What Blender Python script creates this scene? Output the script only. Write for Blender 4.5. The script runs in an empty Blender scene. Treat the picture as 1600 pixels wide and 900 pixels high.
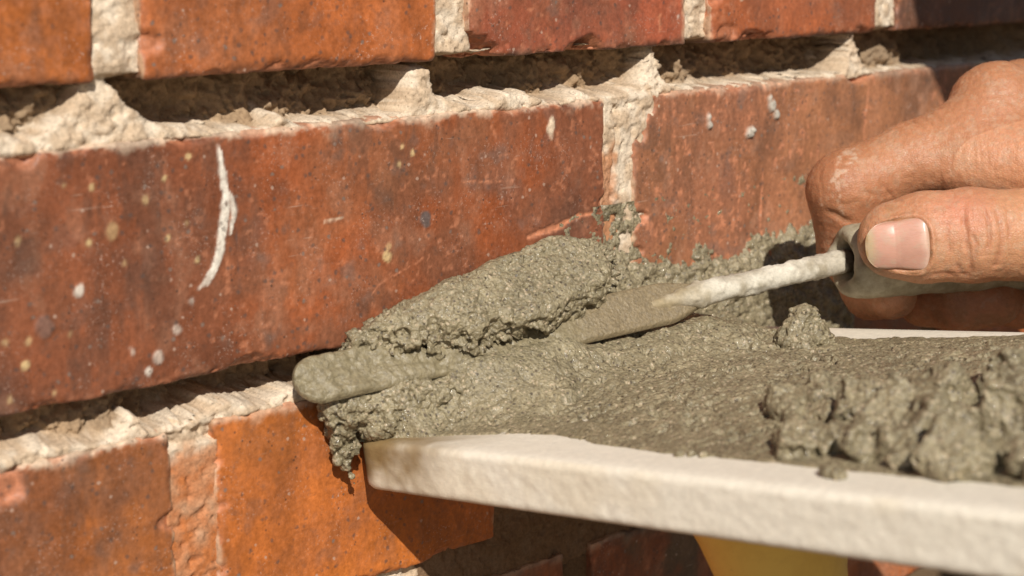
import bpy, math
import numpy as np
from mathutils import Matrix, Vector

# ------------------------------------------------------------------ camera, light, exposure
scene = bpy.context.scene
S = 0.001                                     # all lengths below are millimetres
cd = bpy.data.cameras.new('camera')
cam = bpy.data.objects.new('camera', cd)
scene.collection.objects.link(cam)
cam.matrix_world = Matrix((
    (0.72562517, 0.14047683, -0.67359808, -0.40409),
    (-0.6880404, 0.13635281, -0.71274702, -0.38105),
    (-0.00827746, 0.98064987, 0.19559477, 0.11268),
    (0, 0, 0, 1)))
cd.sensor_width = 36.0
cd.lens = 58.99
cd.clip_start = 0.01
cd.clip_end = 500.0
cd.dof.use_dof = True
cd.dof.focus_distance = 0.520
cd.dof.aperture_fstop = 14.0
scene.camera = cam

LDIR = Vector((0.46, 0.645, -0.60)).normalized()      # the way the sunlight travels
to_sun = -LDIR
world = bpy.data.worlds.new('World')
scene.world = world
world.use_nodes = True
wn = world.node_tree
bg = wn.nodes['Background']
sky = wn.nodes.new('ShaderNodeTexSky')
sky.sky_type = 'NISHITA'
sky.sun_disc = False
sky.sun_elevation = math.asin(to_sun.z)
sky.sun_rotation = math.atan2(to_sun.x, to_sun.y) % (2 * math.pi)
wn.links.new(sky.outputs['Color'], bg.inputs['Color'])
bg.inputs['Strength'].default_value = 0.06
sd = bpy.data.lights.new('sun', 'SUN')
sd.energy = 4.8
sd.angle = math.radians(0.5)
sd.color = (1.0, 0.955, 0.885)
sun = bpy.data.objects.new('sun', sd)
sun.rotation_euler = LDIR.to_track_quat('-Z', 'Y').to_euler()
sun.location = (-1, -2, 2)
scene.collection.objects.link(sun)
scene.view_settings.view_transform = 'Standard'
scene.view_settings.look = 'None'
scene.view_settings.exposure = 0.0
scene.view_settings.gamma = 1.0
scene.view_settings.use_curve_mapping = False
scene.cycles.max_bounces = 8

# ------------------------------------------------------------------ numeric tools
f32 = np.float32
_rng = np.random.default_rng(11)
_T = _rng.random((64, 64, 64)).astype(f32) * 2 - 1


def vn(P, scale, seed=0.0):
    """smooth value noise, -1..1, of points P (N,3) with feature size 'scale' mm"""
    q = np.asarray(P, f32) / scale + f32(seed * 7.31 + 100.5)
    i = np.floor(q).astype(np.int32)
    t = q - i
    t = t * t * (3 - 2 * t)
    i &= 63
    j = (i + 1) & 63
    x0, y0, z0 = i[..., 0], i[..., 1], i[..., 2]
    x1, y1, z1 = j[..., 0], j[..., 1], j[..., 2]
    tx, ty, tz = t[..., 0], t[..., 1], t[..., 2]
    a = _T[x0, y0, z0] * (1 - tx) + _T[x1, y0, z0] * tx
    b = _T[x0, y1, z0] * (1 - tx) + _T[x1, y1, z0] * tx
    c = _T[x0, y0, z1] * (1 - tx) + _T[x1, y0, z1] * tx
    d = _T[x0, y1, z1] * (1 - tx) + _T[x1, y1, z1] * tx
    return (a * (1 - ty) + b * ty) * (1 - tz) + (c * (1 - ty) + d * ty) * tz


def fbm(P, scale, octv=4, seed=0.0, gain=0.5):
    o = 0.0
    a = 1.0
    for k in range(octv):
        o = o + a * vn(P, scale / 2 ** k, seed + k * 1.7)
        a *= gain
    return o


def sst(a, b, x):
    t = np.clip((x - a) / (b - a), 0, 1)
    return t * t * (3 - 2 * t)


def smin(a, b, k):
    h = np.clip(0.5 + 0.5 * (b - a) / k, 0, 1)
    return b * (1 - h) + a * h - k * h * (1 - h)


def capsule(P, a, b, ra, rb):
    a = np.asarray(a, f32)
    b = np.asarray(b, f32)
    ba = b - a
    pa = P - a
    h = np.clip((pa @ ba) / max(float(ba @ ba), 1e-6), 0, 1)
    d = pa - h[..., None] * ba
    return np.sqrt((d * d).sum(-1)) - (ra + (rb - ra) * h)


def grid_points(lo, hi, h):
    ax = [np.arange(lo[k], hi[k] + h, h, dtype=f32) for k in range(3)]
    G = np.stack(np.meshgrid(*ax, indexing='ij'), -1)
    return G


def surface_nets(F, lo, h):
    """quads of the zero level of F (negative inside)"""
    n = np.array(F.shape)
    ins = F < 0
    s = np.zeros(n - 1, np.int8)
    for dx in (0, 1):
        for dy in (0, 1):
            for dz in (0, 1):
                s += ins[dx:n[0] - 1 + dx, dy:n[1] - 1 + dy, dz:n[2] - 1 + dz]
    act = (s > 0) & (s < 8)
    C = np.argwhere(act)
    idx = -np.ones(n - 1, np.int64)
    idx[tuple(C.T)] = np.arange(len(C))
    acc = np.zeros((len(C), 3), f32)
    cnt = np.zeros(len(C), f32)
    corners = [np.array((a, b, c)) for a in (0, 1) for b in (0, 1) for c in (0, 1)]
    for a in corners:
        for k in range(3):
            if a[k] == 0:
                b = a.copy()
                b[k] = 1
                fa = F[tuple((C + a).T)]
                fb = F[tuple((C + b).T)]
                m = (fa < 0) != (fb < 0)
                t = np.where(m, fa / np.where(m, fa - fb, 1), 0)
                p = a + t[:, None] * (b - a)
                acc += p * m[:, None]
                cnt += m
    V = (C + acc / cnt[:, None]) * h + np.asarray(lo, f32)
    quads = []
    for k in range(3):
        u, v = (k + 1) % 3, (k + 2) % 3
        sl0 = [slice(None)] * 3
        sl1 = [slice(None)] * 3
        sl0[k] = slice(0, n[k] - 1)
        sl1[k] = slice(1, n[k])
        A = ins[tuple(sl0)]
        B = ins[tuple(sl1)]
        E = np.argwhere(A != B)
        E = E[(E[:, u] > 0) & (E[:, v] > 0) & (E[:, u] < n[u] - 1) & (E[:, v] < n[v] - 1)]
        du = np.zeros(3, int)
        dv = np.zeros(3, int)
        du[u] = 1
        dv[v] = 1
        q = np.stack([idx[tuple((E - du - dv).T)], idx[tuple((E - dv).T)],
                      idx[tuple(E.T)], idx[tuple((E - du).T)]], -1)
        flip = ~A[tuple(E.T)]
        q[flip] = q[flip][:, ::-1]
        quads.append(q)
    return V, np.concatenate(quads)


def subdivide(V, Q):
    e = np.concatenate([Q[:, [0, 1]], Q[:, [1, 2]], Q[:, [2, 3]], Q[:, [3, 0]]])
    es = np.sort(e, 1)
    key = es[:, 0].astype(np.int64) * len(V) + es[:, 1]
    uk, inv = np.unique(key, return_inverse=True)
    ea, eb = uk // len(V), uk % len(V)
    mid = (V[ea] + V[eb]) / 2
    cen = V[Q].mean(1)
    n0, m = len(V), len(Q)
    ei = inv + n0
    e0, e1, e2, e3 = ei[:m], ei[m:2 * m], ei[2 * m:3 * m], ei[3 * m:]
    c = n0 + len(uk) + np.arange(m)
    Q2 = np.concatenate([np.stack([Q[:, 0], e0, c, e3], 1), np.stack([Q[:, 1], e1, c, e0], 1),
                         np.stack([Q[:, 2], e2, c, e1], 1), np.stack([Q[:, 3], e3, c, e2], 1)])
    return np.concatenate([V, mid, cen]), Q2


def gradient(fn, V, e=0.15):
    g = np.zeros_like(V)
    for k in range(3):
        d = np.zeros(3, f32)
        d[k] = e
        g[:, k] = fn(V + d) - fn(V - d)
    return g / np.maximum(np.linalg.norm(g, axis=1, keepdims=True), 1e-9), np.linalg.norm(g, axis=1) / (2 * e)


def lin(c):
    c = np.asarray(c, float) / 255.0
    return np.where(c <= 0.04045, c / 12.92, ((c + 0.055) / 1.055) ** 2.4)


def grid_quads(nu, nv):
    i = np.arange(nu * nv).reshape(nu, nv)
    return np.stack([i[:-1, :-1], i[1:, :-1], i[1:, 1:], i[:-1, 1:]], -1).reshape(-1, 4)


# ------------------------------------------------------------------ torn mortar
def blob_mesh(fn, lo, hi, h):
    G = grid_points(lo, hi, h)
    F = fn(G.reshape(-1, 3)).reshape(G.shape[:3])
    F[0] = F[-1] = 1
    F[:, 0] = F[:, -1] = 1
    F[:, :, 0] = F[:, :, -1] = 1
    return surface_nets(F, lo, h)


def lumpy(P, seed):
    return 0.9 * fbm(P, 9.0, 2, seed) + 1.1 * (0.5 - sst(-0.30, 0.12, vn(P, 5.0, seed + 3)))


def crumbs(P, seed, t=0.0):
    """torn sandy relief along the normals: flats broken by sharp edged pits, grains standing proud"""
    a = sst(-0.42 + t, -0.16 + t, vn(P, 3.4, seed + 4) + 0.35 * vn(P, 1.5, seed + 5))
    b = sst(-0.48 + t, -0.20 + t, vn(P, 1.9, seed + 6) + 0.3 * vn(P, 0.9, seed + 7))
    g = np.maximum(0, vn(P, 1.3, seed + 9) - 0.25)
    return 1.25 * (a - 1) + 0.85 * (b - 1) + 0.70 * g + 0.24 * vn(P, 0.75, seed + 11) + 0.3


def torn_blob(fn, lo, hi, h, amp, seed, sub=1):
    """fn: smooth field; amp: number or function of points for the relief"""
    V, Q = blob_mesh(fn, lo, hi, h)
    for _ in range(sub):
        V, Q = subdivide(V, Q)
        nrm, gl = gradient(fn, V, 0.3)
        V = V - nrm * np.clip(fn(V) / np.maximum(gl, 0.5), -0.5, 0.5)[:, None] * 0.8
    a = amp(V) if callable(amp) else amp
    V = V + nrm * (a * crumbs(V, seed, (np.asarray(a) - 1.0) * 0.22))[:, None]
    return V, Q


# ------------------------------------------------------------------ scene tools
COL = scene.collection


def mesh_obj(name, V, Q, mat, parent=None, col=None, attrs=None, loc=None, smooth=True, matrix=None):
    """V in millimetres (world, or local to 'matrix'); one mesh object with its origin at loc"""
    V = np.asarray(V, np.float64)
    if loc is None:
        loc = (0, 0, 0) if (matrix is not None or parent is not None) else (V[:, 0].mean(), V[:, 1].mean(), V[:, 2].min())
    off = np.asarray(loc, float)
    me = bpy.data.meshes.new(name)
    W = ((V - off) * S).astype(f32)
    Q = np.asarray(Q)
    me.vertices.add(len(W))
    me.vertices.foreach_set('co', W.ravel())
    k = Q.shape[1]
    me.loops.add(Q.size)
    me.loops.foreach_set('vertex_index', Q.ravel().astype(np.int32))
    me.polygons.add(len(Q))
    me.polygons.foreach_set('loop_start', np.arange(0, Q.size, k, dtype=np.int32))
    me.polygons.foreach_set('loop_total', np.full(len(Q), k, np.int32))
    me.update(calc_edges=True)
    me.validate()
    if smooth:
        me.polygons.foreach_set('use_smooth', np.ones(len(me.polygons), bool))
    if col is not None and len(me.vertices) == len(W):
        a = me.color_attributes.new('col', 'FLOAT_COLOR', 'POINT')
        rgba = np.ones((len(W), 4), f32)
        rgba[:, :3] = col
        a.data.foreach_set('color', rgba.ravel())
    for nm, val in (attrs or {}).items():
        a = me.attributes.new(nm, 'FLOAT', 'POINT')
        a.data.foreach_set('value', np.asarray(val, f32))
    me.materials.append(mat)
    o = bpy.data.objects.new(name, me)
    COL.objects.link(o)
    if matrix is not None:
        o.matrix_world = matrix
    else:
        o.location = off * S
    if parent is not None:
        o.parent = parent
        if matrix is None:
            o.location = Vector(off * S) - parent.location
    return o


def tag(o, label=None, cat=None, group=None, kind=None):
    for k, v in (('label', label), ('category', cat), ('group', group), ('kind', kind)):
        if v:
            o[k] = v
    return o


def empty(name, loc):
    o = bpy.data.objects.new(name, None)
    o.location = Vector(loc) * S
    o.empty_display_size = 0.02
    COL.objects.link(o)
    return o


class Mat:
    """small node builder; texture coordinates are object space in millimetres"""

    def __init__(s, name):
        s.m = bpy.data.materials.new(name)
        s.m.use_nodes = True
        s.t = s.m.node_tree
        s.b = s.t.nodes['Principled BSDF']
        tc = s.t.nodes.new('ShaderNodeTexCoord')
        s.co = s.t.nodes.new('ShaderNodeVectorMath')
        s.co.operation = 'SCALE'
        s.co.inputs['Scale'].default_value = 1000.0
        s.t.links.new(tc.outputs['Object'], s.co.inputs[0])

    def link(s, a, b):
        s.t.links.new(a, b)

    def coord(s, sc=(1, 1, 1)):
        n = s.t.nodes.new('ShaderNodeVectorMath')
        n.operation = 'MULTIPLY'
        n.inputs[1].default_value = sc
        s.link(s.co.outputs[0], n.inputs[0])
        return n.outputs[0]

    def noise(s, size, detail=4, rough=0.55, sc=None, dist=0.0):
        n = s.t.nodes.new('ShaderNodeTexNoise')
        n.inputs['Scale'].default_value = 1.0 / size
        n.inputs['Detail'].default_value = detail
        n.inputs['Roughness'].default_value = rough
        n.inputs['Distortion'].default_value = dist
        s.link(s.coord(sc) if sc else s.co.outputs[0], n.inputs['Vector'])
        return n.outputs['Fac']

    def voro(s, size, feature='F1', out='Distance', sc=None):
        n = s.t.nodes.new('ShaderNodeTexVoronoi')
        n.feature = feature
        n.inputs['Scale'].default_value = 1.0 / size
        s.link(s.coord(sc) if sc else s.co.outputs[0], n.inputs['Vector'])
        return n.outputs[out]

    def ramp(s, x, a, b, lo=0.0, hi=1.0):
        n = s.t.nodes.new('ShaderNodeMapRange')
        n.inputs['From Min'].default_value = a
        n.inputs['From Max'].default_value = b
        n.inputs['To Min'].default_value = lo
        n.inputs['To Max'].default_value = hi
        s.link(x, n.inputs['Value'])
        return n.outputs['Result']

    def math(s, op, a, b):
        n = s.t.nodes.new('ShaderNodeMath')
        n.operation = op
        for k, v in enumerate((a, b)):
            if isinstance(v, (int, float)):
                n.inputs[k].default_value = v
            else:
                s.link(v, n.inputs[k])
        return n.outputs[0]

    def mix(s, fac, a, b, mode='MIX'):
        n = s.t.nodes.new('ShaderNodeMix')
        n.data_type = 'RGBA'
        n.blend_type = mode
        for inp, v in ((n.inputs[0], fac), (n.inputs[6], a), (n.inputs[7], b)):
            if isinstance(v, (int, float)):
                inp.default_value = v
            elif isinstance(v, (tuple, list, np.ndarray)):
                inp.default_value = (*[float(q) for q in v[:3]], 1)
            else:
                s.link(v, inp)
        return n.outputs[2]

    def attr(s, name='col', out='Color'):
        n = s.t.nodes.new('ShaderNodeAttribute')
        n.attribute_name = name
        return n.outputs[out]

    def bump(s, h, dist, strength=1.0, prev=None):
        n = s.t.nodes.new('ShaderNodeBump')
        n.inputs['Distance'].default_value = dist * S
        n.inputs['Strength'].default_value = strength
        s.link(h, n.inputs['Height'])
        if prev is not None:
            s.link(prev, n.inputs['Normal'])
        return n.outputs['Normal']

    def done(s, color=None, rough=None, normal=None, spec=None):
        for inp, v in (('Base Color', color), ('Roughness', rough), ('Normal', normal), ('Specular IOR Level', spec)):
            if v is None:
                continue
            i = s.b.inputs[inp]
            if isinstance(v, (int, float)):
                i.default_value = v
            elif isinstance(v, (tuple, list, np.ndarray)):
                i.default_value = (*[float(q) for q in v[:3]], 1)
            else:
                s.link(v, i)
        return s.m


def mat_brick():
    m = Mat('fired_brick')
    c = m.attr()
    g = m.noise(1.6, 5, 0.65)
    st = m.noise(3.0, 5, 0.65, sc=(1.0, 1.0, 0.3), dist=0.4)
    k = m.math('MULTIPLY', m.ramp(g, 0.3, 0.7, 0.74, 1.22), m.ramp(st, 0.3, 0.7, 0.86, 1.12))
    c = m.mix(1.0, c, k, 'MULTIPLY')
    pits = m.ramp(m.voro(2.0), 0.08, 0.26, 0.8, 0.0)
    c = m.mix(m.math('MULTIPLY', pits, m.ramp(m.noise(7, 2), 0.5, 0.62)), c, (0.05, 0.028, 0.02))
    vs = m.voro(3.1, out='Color')
    sp_ = m.t.nodes.new('ShaderNodeSeparateColor')
    m.link(vs, sp_.inputs[0])
    vd = m.voro(3.1)
    blot = m.noise(0.8, 3, 0.6)
    edge_ = m.math('ADD', vd, m.math('MULTIPLY', blot, 0.35))
    speck = m.math('MULTIPLY', m.ramp(sp_.outputs[0], 0.80, 0.84), m.ramp(edge_, 0.40, 0.28))
    c = m.mix(m.math('MULTIPLY', speck, 0.6), c, (0.52, 0.36, 0.27))
    dspk = m.math('MULTIPLY', m.ramp(sp_.outputs[1], 0.72, 0.76), m.ramp(edge_, 0.46, 0.30))
    c = m.mix(m.math('MULTIPLY', dspk, 0.62), c, (0.085, 0.06, 0.05))
    blotch = m.ramp(m.noise(4.5, 6, 0.72), 0.55, 0.68)
    c = m.mix(m.math('MULTIPLY', blotch, 0.34), c, (0.12, 0.075, 0.055))
    scr = m.math('MULTIPLY', m.ramp(m.noise(3.0, 3, 0.6, sc=(0.10, 1, 1.6)), 0.66, 0.70), m.ramp(m.noise(20, 2), 0.5, 0.62))
    c = m.mix(m.math('MULTIPLY', scr, 0.4), c, (0.55, 0.40, 0.30))
    dust = m.math('MULTIPLY', m.ramp(m.noise(0.9, 3, 0.7), 0.58, 0.68), m.ramp(m.noise(14, 3), 0.46, 0.66))
    c = m.mix(m.math('MULTIPLY', dust, 0.55), c, (0.62, 0.45, 0.36))
    n = m.bump(m.noise(0.55, 3, 0.6), 0.10, 0.8)
    n = m.bump(st, 0.15, 0.5, n)
    n = m.bump(m.noise(5, 3), 0.35, 0.5, n)
    return m.done(c, m.ramp(g, 0.3, 0.7, 0.46, 0.70), n, 0.45)


def mat_old_mortar():
    m = Mat('old_lime_mortar')
    c = m.attr()
    g = m.noise(1.1, 4, 0.7)
    c = m.mix(1.0, c, m.ramp(g, 0.3, 0.7, 0.72, 1.2), 'MULTIPLY')
    sp = m.ramp(m.voro(1.7), 0.10, 0.22, 0.55, 0.0)
    c = m.mix(sp, c, (0.20, 0.13, 0.075))
    n = m.bump(m.noise(0.7, 4, 0.7), 0.28, 0.9)
    n = m.bump(m.voro(1.4), 0.3, 0.4, n)
    return m.done(c, 0.92, n, 0.15)


def mat_fresh(name='wet_mortar', dark=1.0):
    m = Mat(name)
    g = m.noise(1.3, 5, 0.7)
    big = m.noise(16, 3, 0.5)
    base = m.mix(m.ramp(big, 0.35, 0.65), np.array((0.218, 0.180, 0.106)) * dark, np.array((0.290, 0.240, 0.144)) * dark)
    c = m.mix(1.0, base, m.ramp(g, 0.32, 0.68, 0.55, 1.38), 'MULTIPLY')
    vo = m.voro(1.15, out='Color')
    sep = m.t.nodes.new('ShaderNodeSeparateColor')
    m.link(vo, sep.inputs[0])
    light = m.math('MULTIPLY', m.ramp(sep.outputs[0], 0.72, 0.76), m.ramp(m.voro(1.15), 0.48, 0.32))
    darkg = m.math('MULTIPLY', m.ramp(sep.outputs[1], 0.78, 0.82), m.ramp(m.voro(1.15), 0.48, 0.32))
    c = m.mix(m.math('MULTIPLY', light, 0.62), c, (0.50, 0.39, 0.26))
    c = m.mix(m.math('MULTIPLY', darkg, 0.8), c, (0.065, 0.048, 0.03))
    fleck = m.ramp(m.noise(0.75, 2, 0.5), 0.64, 0.70)
    c = m.mix(m.math('MULTIPLY', fleck, 0.45), c, (0.09, 0.07, 0.042))
    n = m.bump(m.noise(0.8, 3, 0.65), 0.42, 0.95)
    n = m.bump(m.voro(0.9), 0.4, 0.65, n)
    r = m.ramp(m.noise(0.9, 2, 0.6), 0.36, 0.58, 0.12, 0.66)
    return m.done(c, r, n, 0.6)


def mat_board():
    m = Mat('white_faced_board')
    c = m.attr()
    g = m.noise(2.0, 5, 0.65)
    c = m.mix(1.0, c, m.ramp(g, 0.3, 0.7, 0.90, 1.08), 'MULTIPLY')
    fib = m.noise(1.9, 5, 0.7, sc=(1, 0.55, 1.2))
    c = m.mix(m.ramp(m.noise(9, 5, 0.65), 0.5, 0.8, 0.0, 0.22), c, (0.62, 0.54, 0.40))
    n = m.bump(m.noise(0.6, 3), 0.1, 0.6)
    n = m.bump(fib, 0.20, 0.7, n)
    return m.done(c, 0.75, n, 0.25)


def mat_yellow():
    m = Mat('yellow_plastic')
    c = m.mix(m.ramp(m.noise(9, 5, 0.7), 0.45, 0.7), (0.88, 0.58, 0.13), (0.80, 0.50, 0.11))
    c = m.mix(m.ramp(m.noise(2.2, 4, 0.7), 0.66, 0.74, 0, 0.7), c, (0.20, 0.13, 0.05))
    return m.done(c, 0.45, m.bump(m.noise(1.2, 4), 0.1, 0.5), 0.4)


def mat_shank():
    m = Mat('plaster_caked_steel')
    c = m.attr()
    c = m.mix(1.0, c, m.ramp(m.noise(1.2, 5, 0.7), 0.3, 0.7, 0.75, 1.15), 'MULTIPLY')
    n = m.bump(m.noise(0.6, 4, 0.7), 0.2, 0.9)
    return m.done(c, 0.7, n, 0.3)


def mat_grip():
    m = Mat('worn_grey_grip')
    c = m.mix(m.ramp(m.noise(5, 5, 0.7), 0.35, 0.65), (0.24, 0.20, 0.125), (0.42, 0.37, 0.26))
    c = m.mix(m.ramp(m.noise(1.4, 4, 0.7), 0.58, 0.7, 0, 0.7), c, (0.42, 0.38, 0.29))
    n = m.bump(m.noise(0.9, 4, 0.7), 0.2, 0.8)
    n = m.bump(m.noise(4, 3, 0.6), 0.5, 0.6, n)
    return m.done(c, 0.55, n, 0.4)


def mat_skin():
    m = Mat('skin')
    c = m.attr()
    c = m.mix(1.0, c, m.ramp(m.noise(1.7, 5, 0.7), 0.3, 0.7, 0.84, 1.12), 'MULTIPLY')
    ve = m.voro(0.85, 'DISTANCE_TO_EDGE', sc=(0.8, 1.0, 1.0))
    n = m.bump(m.ramp(ve, 0.0, 0.25), 0.07, 0.8)
    n = m.bump(m.noise(0.5, 3, 0.6), 0.05, 0.7, n)
    n = m.bump(m.noise(1.9, 4, 0.65, sc=(1.7, 0.5, 1)), 0.22, 0.8, n)
    m.b.inputs['Subsurface Weight'].default_value = 0.3
    m.b.inputs['Subsurface Radius'].default_value = (1.0, 0.35, 0.18)
    m.b.inputs['Subsurface Scale'].default_value = 0.0022
    return m.done(c, m.ramp(m.noise(1.0, 4, 0.7), 0.3, 0.7, 0.36, 0.66), n, 0.42)


def mat_nail():
    m = Mat('finger_nail')
    c = m.attr()
    ridg = m.noise(0.8, 3, 0.6, sc=(0.04, 1, 1))
    n = m.bump(ridg, 0.05, 0.6)
    m.b.inputs['Subsurface Weight'].default_value = 0.12
    m.b.inputs['Subsurface Radius'].default_value = (1.0, 0.4, 0.25)
    m.b.inputs['Subsurface Scale'].default_value = 0.0012
    return m.done(c, m.ramp(ridg, 0.3, 0.7, 0.22, 0.36), n, 0.5)


def mat_cloth():
    m = Mat('dark_cotton')
    c = m.mix(m.ramp(m.noise(12, 4), 0.4, 0.6), (0.035, 0.04, 0.055), (0.05, 0.055, 0.075))
    return m.done(c, 0.9, m.bump(m.noise(1.0, 3), 0.2, 0.6), 0.2)


def mat_ground():
    m = Mat('dusty_earth')
    c = m.mix(m.ramp(m.noise(60, 6, 0.65), 0.35, 0.65), (0.16, 0.12, 0.08), (0.27, 0.215, 0.15))
    return m.done(c, 0.95, m.bump(m.noise(14, 6, 0.7), 6, 0.8), 0.2)


M_BRICK = mat_brick()
M_OLD = mat_old_mortar()
M_WET = mat_fresh()
M_BOARD = mat_board()
M_YEL = mat_yellow()
M_SHANK = mat_shank()
M_GRIP = mat_grip()
M_SKIN = mat_skin()
M_NAIL = mat_nail()
M_CLOTH = mat_cloth()
M_GROUND = mat_ground()

# ------------------------------------------------------------------ ground
GZ = -425.0
n = 41
gx = np.sign(np.linspace(-1, 1, n)) * np.abs(np.linspace(-1, 1, n)) ** 3 * 200000
GX, GY = np.meshgrid(gx, gx, indexing='ij')
P = np.stack([GX, GY, np.full_like(GX, GZ)], -1).reshape(-1, 3)
ground = mesh_obj('ground', P, grid_quads(n, n), M_GROUND, loc=(0, 0, GZ))
tag(ground, 'bare dusty earth in front of the brick wall', kind='structure')

# ------------------------------------------------------------------ brick wall
wall = empty('brick_wall', (0, 60, GZ))
tag(wall, 'old orange red brick wall with raked out cream mortar joints', 'wall')

PAL = {
    'dark': lin((118, 76, 54)), 'red': lin((156, 84, 46)), 'orange': lin((176, 98, 50)),
    'hot': lin((184, 104, 42)), 'brown': lin((144, 96, 66)), 'pink': lin((204, 134, 98)),
    'cream': lin((222, 200, 172)), 'yellow': lin((214, 186, 134)), 'white': lin((226, 216, 200)),
    'purple': lin((98, 72, 62)), 'grey': lin((120, 110, 104)), 'splat': lin((186, 180, 166)),
}


def mixc(c, t, m):
    return c + (np.asarray(t) - c) * np.clip(m, 0, 1)[:, None]


def seg_dist(x, z, pts):
    """distance minus radius to a polyline of (x, z, r)"""
    best = np.full(x.shape, 1e3)
    for (a, b) in zip(pts[:-1], pts[1:]):
        ax, az, ar = a
        bx, bz, br = b
        L = (bx - ax) ** 2 + (bz - az) ** 2
        h = np.clip(((x - ax) * (bx - ax) + (z - az) * (bz - az)) / L, 0, 1)
        d = np.hypot(x - ax - h * (bx - ax), z - az - h * (bz - az)) - (ar + (br - ar) * h)
        best = np.minimum(best, d)
    return best


BOXES = []


def brick(x0, x1, z0, z1, base, second, seed, res=1.0, rad=1.6, depth=100.0, chips=(), spots=(),
          lines=(), dust=0.4, mottle=0.5, topcream=0.5, y0=0.0, dirt_shade=0.0, tints=(), soil=0.0):
    BOXES.append((x0, x1, z0, z1))
    W, Hh = x1 - x0, z1 - z0
    nx, nz = max(3, int(W / res)), max(3, int(Hh / res))
    side = [s for s in (0.5, 1.0, 1.8, 3.0, 5.0, 8.0, 13.0, 22.0, 45.0, depth)]
    if res > 4:
        side = [2.0, 6.0, 20.0, depth]
    k = len(side)
    sx = np.concatenate([-np.arange(k, 0, -1), np.linspace(0, 1, nx), np.arange(1, k + 1) + 1.0])
    sz = np.concatenate([-np.arange(k, 0, -1), np.linspace(0, 1, nz), np.arange(1, k + 1) + 1.0])
    sd_ = np.array([0.0] + side)

    def parts(s):
        c = np.clip(s, 0, 1)
        o = np.maximum(np.maximum(-s, s - 1), 0)
        return c, sd_[np.round(o).astype(int)]
    cx, ox = parts(sx)
    cz, oz = parts(sz)
    X, Z = np.meshgrid(x0 + cx * W, z0 + cz * Hh, indexing='ij')
    Y = np.maximum(*np.meshgrid(ox, oz, indexing='ij'))
    nu, nv = X.shape
    P = np.stack([X, Y, Z], -1).reshape(-1, 3).astype(f32)
    i = np.arange(nu * nv).reshape(nu, nv)
    Q = np.stack([i[:-1, :-1], i[1:, :-1], i[1:, 1:], i[:-1, 1:]], -1)
    inx = (np.arange(nu - 1) >= k) & (np.arange(nu - 1) < k + nx - 1)
    inz = (np.arange(nv - 1) >= k) & (np.arange(nv - 1) < k + nz - 1)
    keep = inx[:, None] | inz[None, :]
    Q = Q[keep]
    used = np.unique(Q)
    remap = np.zeros(nu * nv, int)
    remap[used] = np.arange(len(used))
    P = P[used]
    Q = remap[Q]
    # rounded, worn arrises
    fr = fbm(P, 11.0, 3, seed)
    r = rad * np.clip(1.0 + 0.75 * fr, 0.25, 2.2)
    r = np.minimum(r, 0.3 * Hh)
    inner = np.stack([np.clip(P[:, 0], x0 + r, x1 - r), np.maximum(P[:, 1], r), np.clip(P[:, 2], z0 + r, z1 - r)], -1)
    d = P - inner
    L = np.linalg.norm(d, axis=1, keepdims=True)
    nrm = d / np.maximum(L, 1e-6)
    P2 = np.where(L > 1e-6, inner + nrm * r[:, None], P)
    edge = np.clip(1 - (nrm ** 2).max(1), 0, 0.5) * 2
    near = np.minimum(np.minimum(P[:, 0] - x0, x1 - P[:, 0]), np.minimum(P[:, 2] - z0, z1 - P[:, 2]))
    rag = sst(3.2, 0.0, near) * (P[:, 1] < 6)
    disp = 0.30 * fbm(P, 26, 3, seed + 3) + 0.10 * fbm(P, 3.2, 3, seed + 5)
    disp -= rag * np.maximum(0, fbm(P, 3.6, 3, seed + 8)) * 1.0
    sidew = sst(2, 12, P[:, 1])
    disp += sidew * 0.5 * fbm(P, 5, 3, seed + 2)
    P2 = P2 + nrm * disp[:, None]
    x, z = P2[:, 0], P2[:, 2]
    # colour
    n1 = fbm(P, 38, 4, seed + 11)
    n2 = fbm(P * np.array((1, 1, 0.6), f32), 9, 4, seed + 13)
    c = np.tile(np.asarray(base), (len(P), 1))
    c = mixc(c, second, sst(-0.35, 0.45, n1 + 0.5 * n2) * mottle)
    c = mixc(c, PAL['purple'], sst(0.42, 0.95, fbm(P, 20, 4, seed + 17) + 0.3 * n2) * 0.45 * mottle)
    c = mixc(c, np.asarray(base) * np.array((0.62, 0.66, 0.75)), sst(0.05, 0.75, fbm(P, 13, 4, seed + 41)) * 0.55 * mottle)
    c = mixc(c, PAL['brown'], sst(0.1, 0.8, fbm(P, 30, 4, seed + 43)) * 0.5 * mottle)
    c = mixc(c, lin((108, 96, 88)), sst(0.45, 0.9, fbm(P, 7, 4, seed + 45)) * 0.45 * mottle)
    for (xa_, xb_, tc, am) in tints:
        c = mixc(c, tc, sst(xa_, xb_, P[:, 0] + 9 * n1 + 4 * n2) * am)
    c = c * (1 + 0.22 * n2)[:, None]
    fine = fbm(P, 2.2, 3, seed + 19)
    c = mixc(c, PAL['pink'], sst(0.55, 0.95, fine + 0.35 * n1) * dust * 0.7)
    c = mixc(c, PAL['pink'], rag * sst(-0.1, 0.5, fine) * 0.55)
    # lime left on the top arris and run down the face
    tl = sst(np.maximum(1.3, 2.6 + 2.6 * fbm(P, 6, 5, seed + 23, 0.65)), 0.5, z1 - z) * topcream
    c = mixc(c, PAL['cream'], tl)
    xe = np.minimum(x - x0, x1 - x)
    sm = sst(np.maximum(0.7, 1.0 + 2.6 * fbm(P, 8, 5, seed + 63, 0.65)), 0.1, xe)
    c = mixc(c, lin((204, 178, 146)), sm * 0.6 * (res < 1.0))
    c = mixc(c, lin((196, 172, 142)), sidew * 0.7)
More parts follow.
